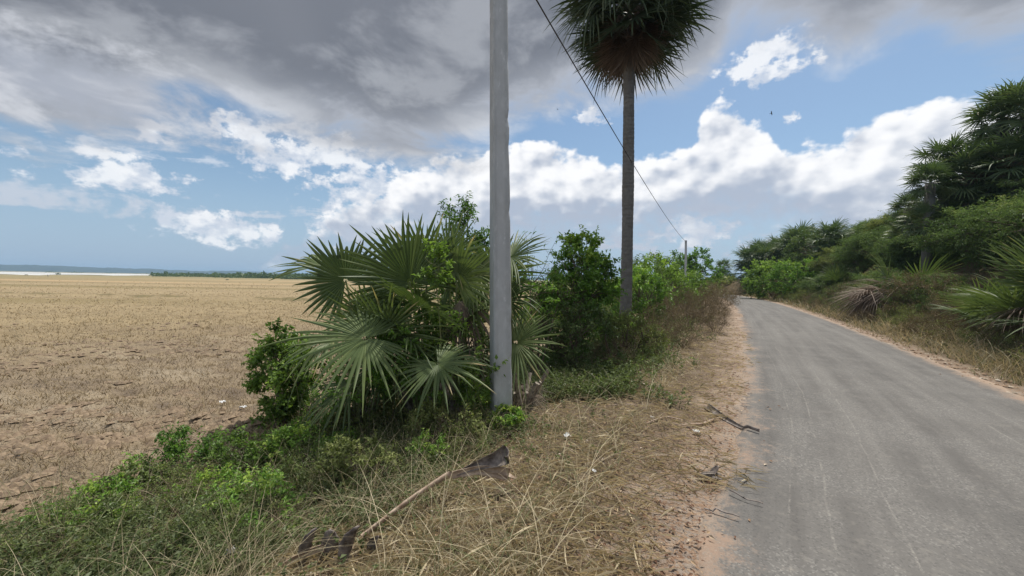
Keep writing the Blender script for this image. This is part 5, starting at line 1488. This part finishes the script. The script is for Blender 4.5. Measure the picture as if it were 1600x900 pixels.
scrap(886, 682, 0.045, 'crumpled white plastic scrap in the grass right of the near pole', 5)
scrap(1088, 682, 0.035, 'small flat white scrap on the sand beside the broken stalks', 6)
scrap(360, 893, 0.035, 'torn white scrap at the bottom edge among the weeds', 7, lift=0.10)
scrap(928, 742, 0.022, 'tiny white scrap in the grass in the middle of the verge', 8)
scrap(348, 640, 0.05, 'white and dark bit of litter at the edge of the field', 9, lift=0.05)
scrap(380, 648, 0.045, 'upright pale bit of litter on the field bank nearest the palms', 10, lift=0.05)
scrap(1020, 660, 0.025, 'white scrap caught beside the grey twig', 12)
# stones strewn along the right edge
mb = MB(); r_ = np.random.default_rng(141); N = 420
al_ = A0 + np.exp(r_.uniform(math.log(3), math.log(40), N)) - 1.5; k = np.array([np.argmin(np.abs(AL - q)) for q in al_]); s_ = -HW - r_.normal(0.12, 0.16, N)
x = CL[k, 0] + NL[k, 0] * s_; y = CL[k, 1] + NL[k, 1] * s_
P = pts3(x, y, 0.02); sz = r_.uniform(0.008, 0.035, N)
V = P[:, None] + oc[None] * sz[:, None, None] * r_.uniform(0.6, 1.3, (N, 6, 1)) * [1.2, 1.2, 0.7]
mb.add(V.reshape(-1, 3), None, (np.arange(N)[:, None, None] * 6 + tri[None]).reshape(-1, 3), np.repeat(r_.uniform(0.4, 1, N), 6))
tag(mb.build('gravel', M['litter']), 'loose pale stones and scraps along the right edge of the lane', kind='stuff')


def bird(px, py, d, ws, roll_, label):
    c = at(px, py, d); rt = empty('bird', c, 0.6); tag(rt, label, 'bird', 'birds in the air'); rt.rotation_euler = (0, roll_, 0.6); rt.scale = (ws, ws, ws)
    mb = MB(); tube(mb, [(0, -0.30, 0), (0, -0.24, 0.01), (0, -0.1, 0), (0, 0.08, 0), (0, 0.2, 0), (0, 0.38, 0)], [0.01, 0.04, 0.065, 0.06, 0.03, 0.045], 8)
    for q in (-1, 1):
        P = np.array([(0.03 * q, -0.12, 0.01), (0.28 * q, -0.2, 0.12), (0.62 * q, -0.02, 0.05), (0.32 * q, 0.0, 0.10), (0.03 * q, 0.09, 0.01)])
        n0_ = mb.n; mb.add(np.vstack([P, P - [0, 0, 0.012]]), None, [(0, 1, 3), (0, 3, 4), (1, 2, 3), (5, 8, 6), (5, 9, 8), (6, 8, 7)])
        mb.q.append(np.array([[a, (a + 1) % 5, (a + 1) % 5 + 5, a + 5] for a in range(5)]) + n0_)
    mb.build('body', M['feather_dark'], rt)


bird(871, 171, 60, 0.32, 0.5, 'small dark bird high between the pole and the tall palm')
bird(1205, 177, 45, 0.45, 1.1, 'small dark bird in front of the white cloud on the right')
# a fresh shoot in the foreground weeds
c = on_ground(452, 848)
mb = MB(); r_ = np.random.default_rng(3)
tube(mb, [(0, 0, 0), (0.005, 0, 0.06), (0.012, 0, 0.11)], 0.0015, 5, 0.6)
leaves(mb, np.array([[0.012, 0, 0.11], [0.012, 0, 0.11]]), np.array([[-0.9, 0, -0.25], [0.9, 0.2, 0.3]]), np.array([[0.2, -0.6, 1.0], [0, -0.6, 1]]), [0.065, 0.05], [0.024, 0.022], np.array([0.9, 0.95]), r_)
ob = mb.build('seedling', M['leaf_bright']); ob.location = c; tag(ob, 'seedling with two bright yellow green leaves among the foreground weeds', 'seedling')

# ------------------------------------------------------------------ the air
mb = MB(); X0, X1, Y0, Y1, Z0, Z1 = -4200, 4200, -900, 4400, -4, 42
V = [(x, y, z) for x in (X0, X1) for y in (Y0, Y1) for z in (Z0, Z1)]
mb.add(V, [(0, 1, 3, 2), (4, 6, 7, 5), (0, 4, 5, 1), (2, 3, 7, 6), (0, 2, 6, 4), (1, 5, 7, 3)])
m, t, out = new_mat('thin_haze')
pv = t.nodes.new('ShaderNodeVolumePrincipled'); pv.inputs['Color'].default_value = (0.50, 0.74, 1.0, 1); pv.inputs['Density'].default_value = 0.00030
t.links.new(pv.outputs[0], out.inputs['Volume'])
hz_ = mb.build('haze', m); tag(hz_, 'thin pale blue haze in the air', kind='stuff')
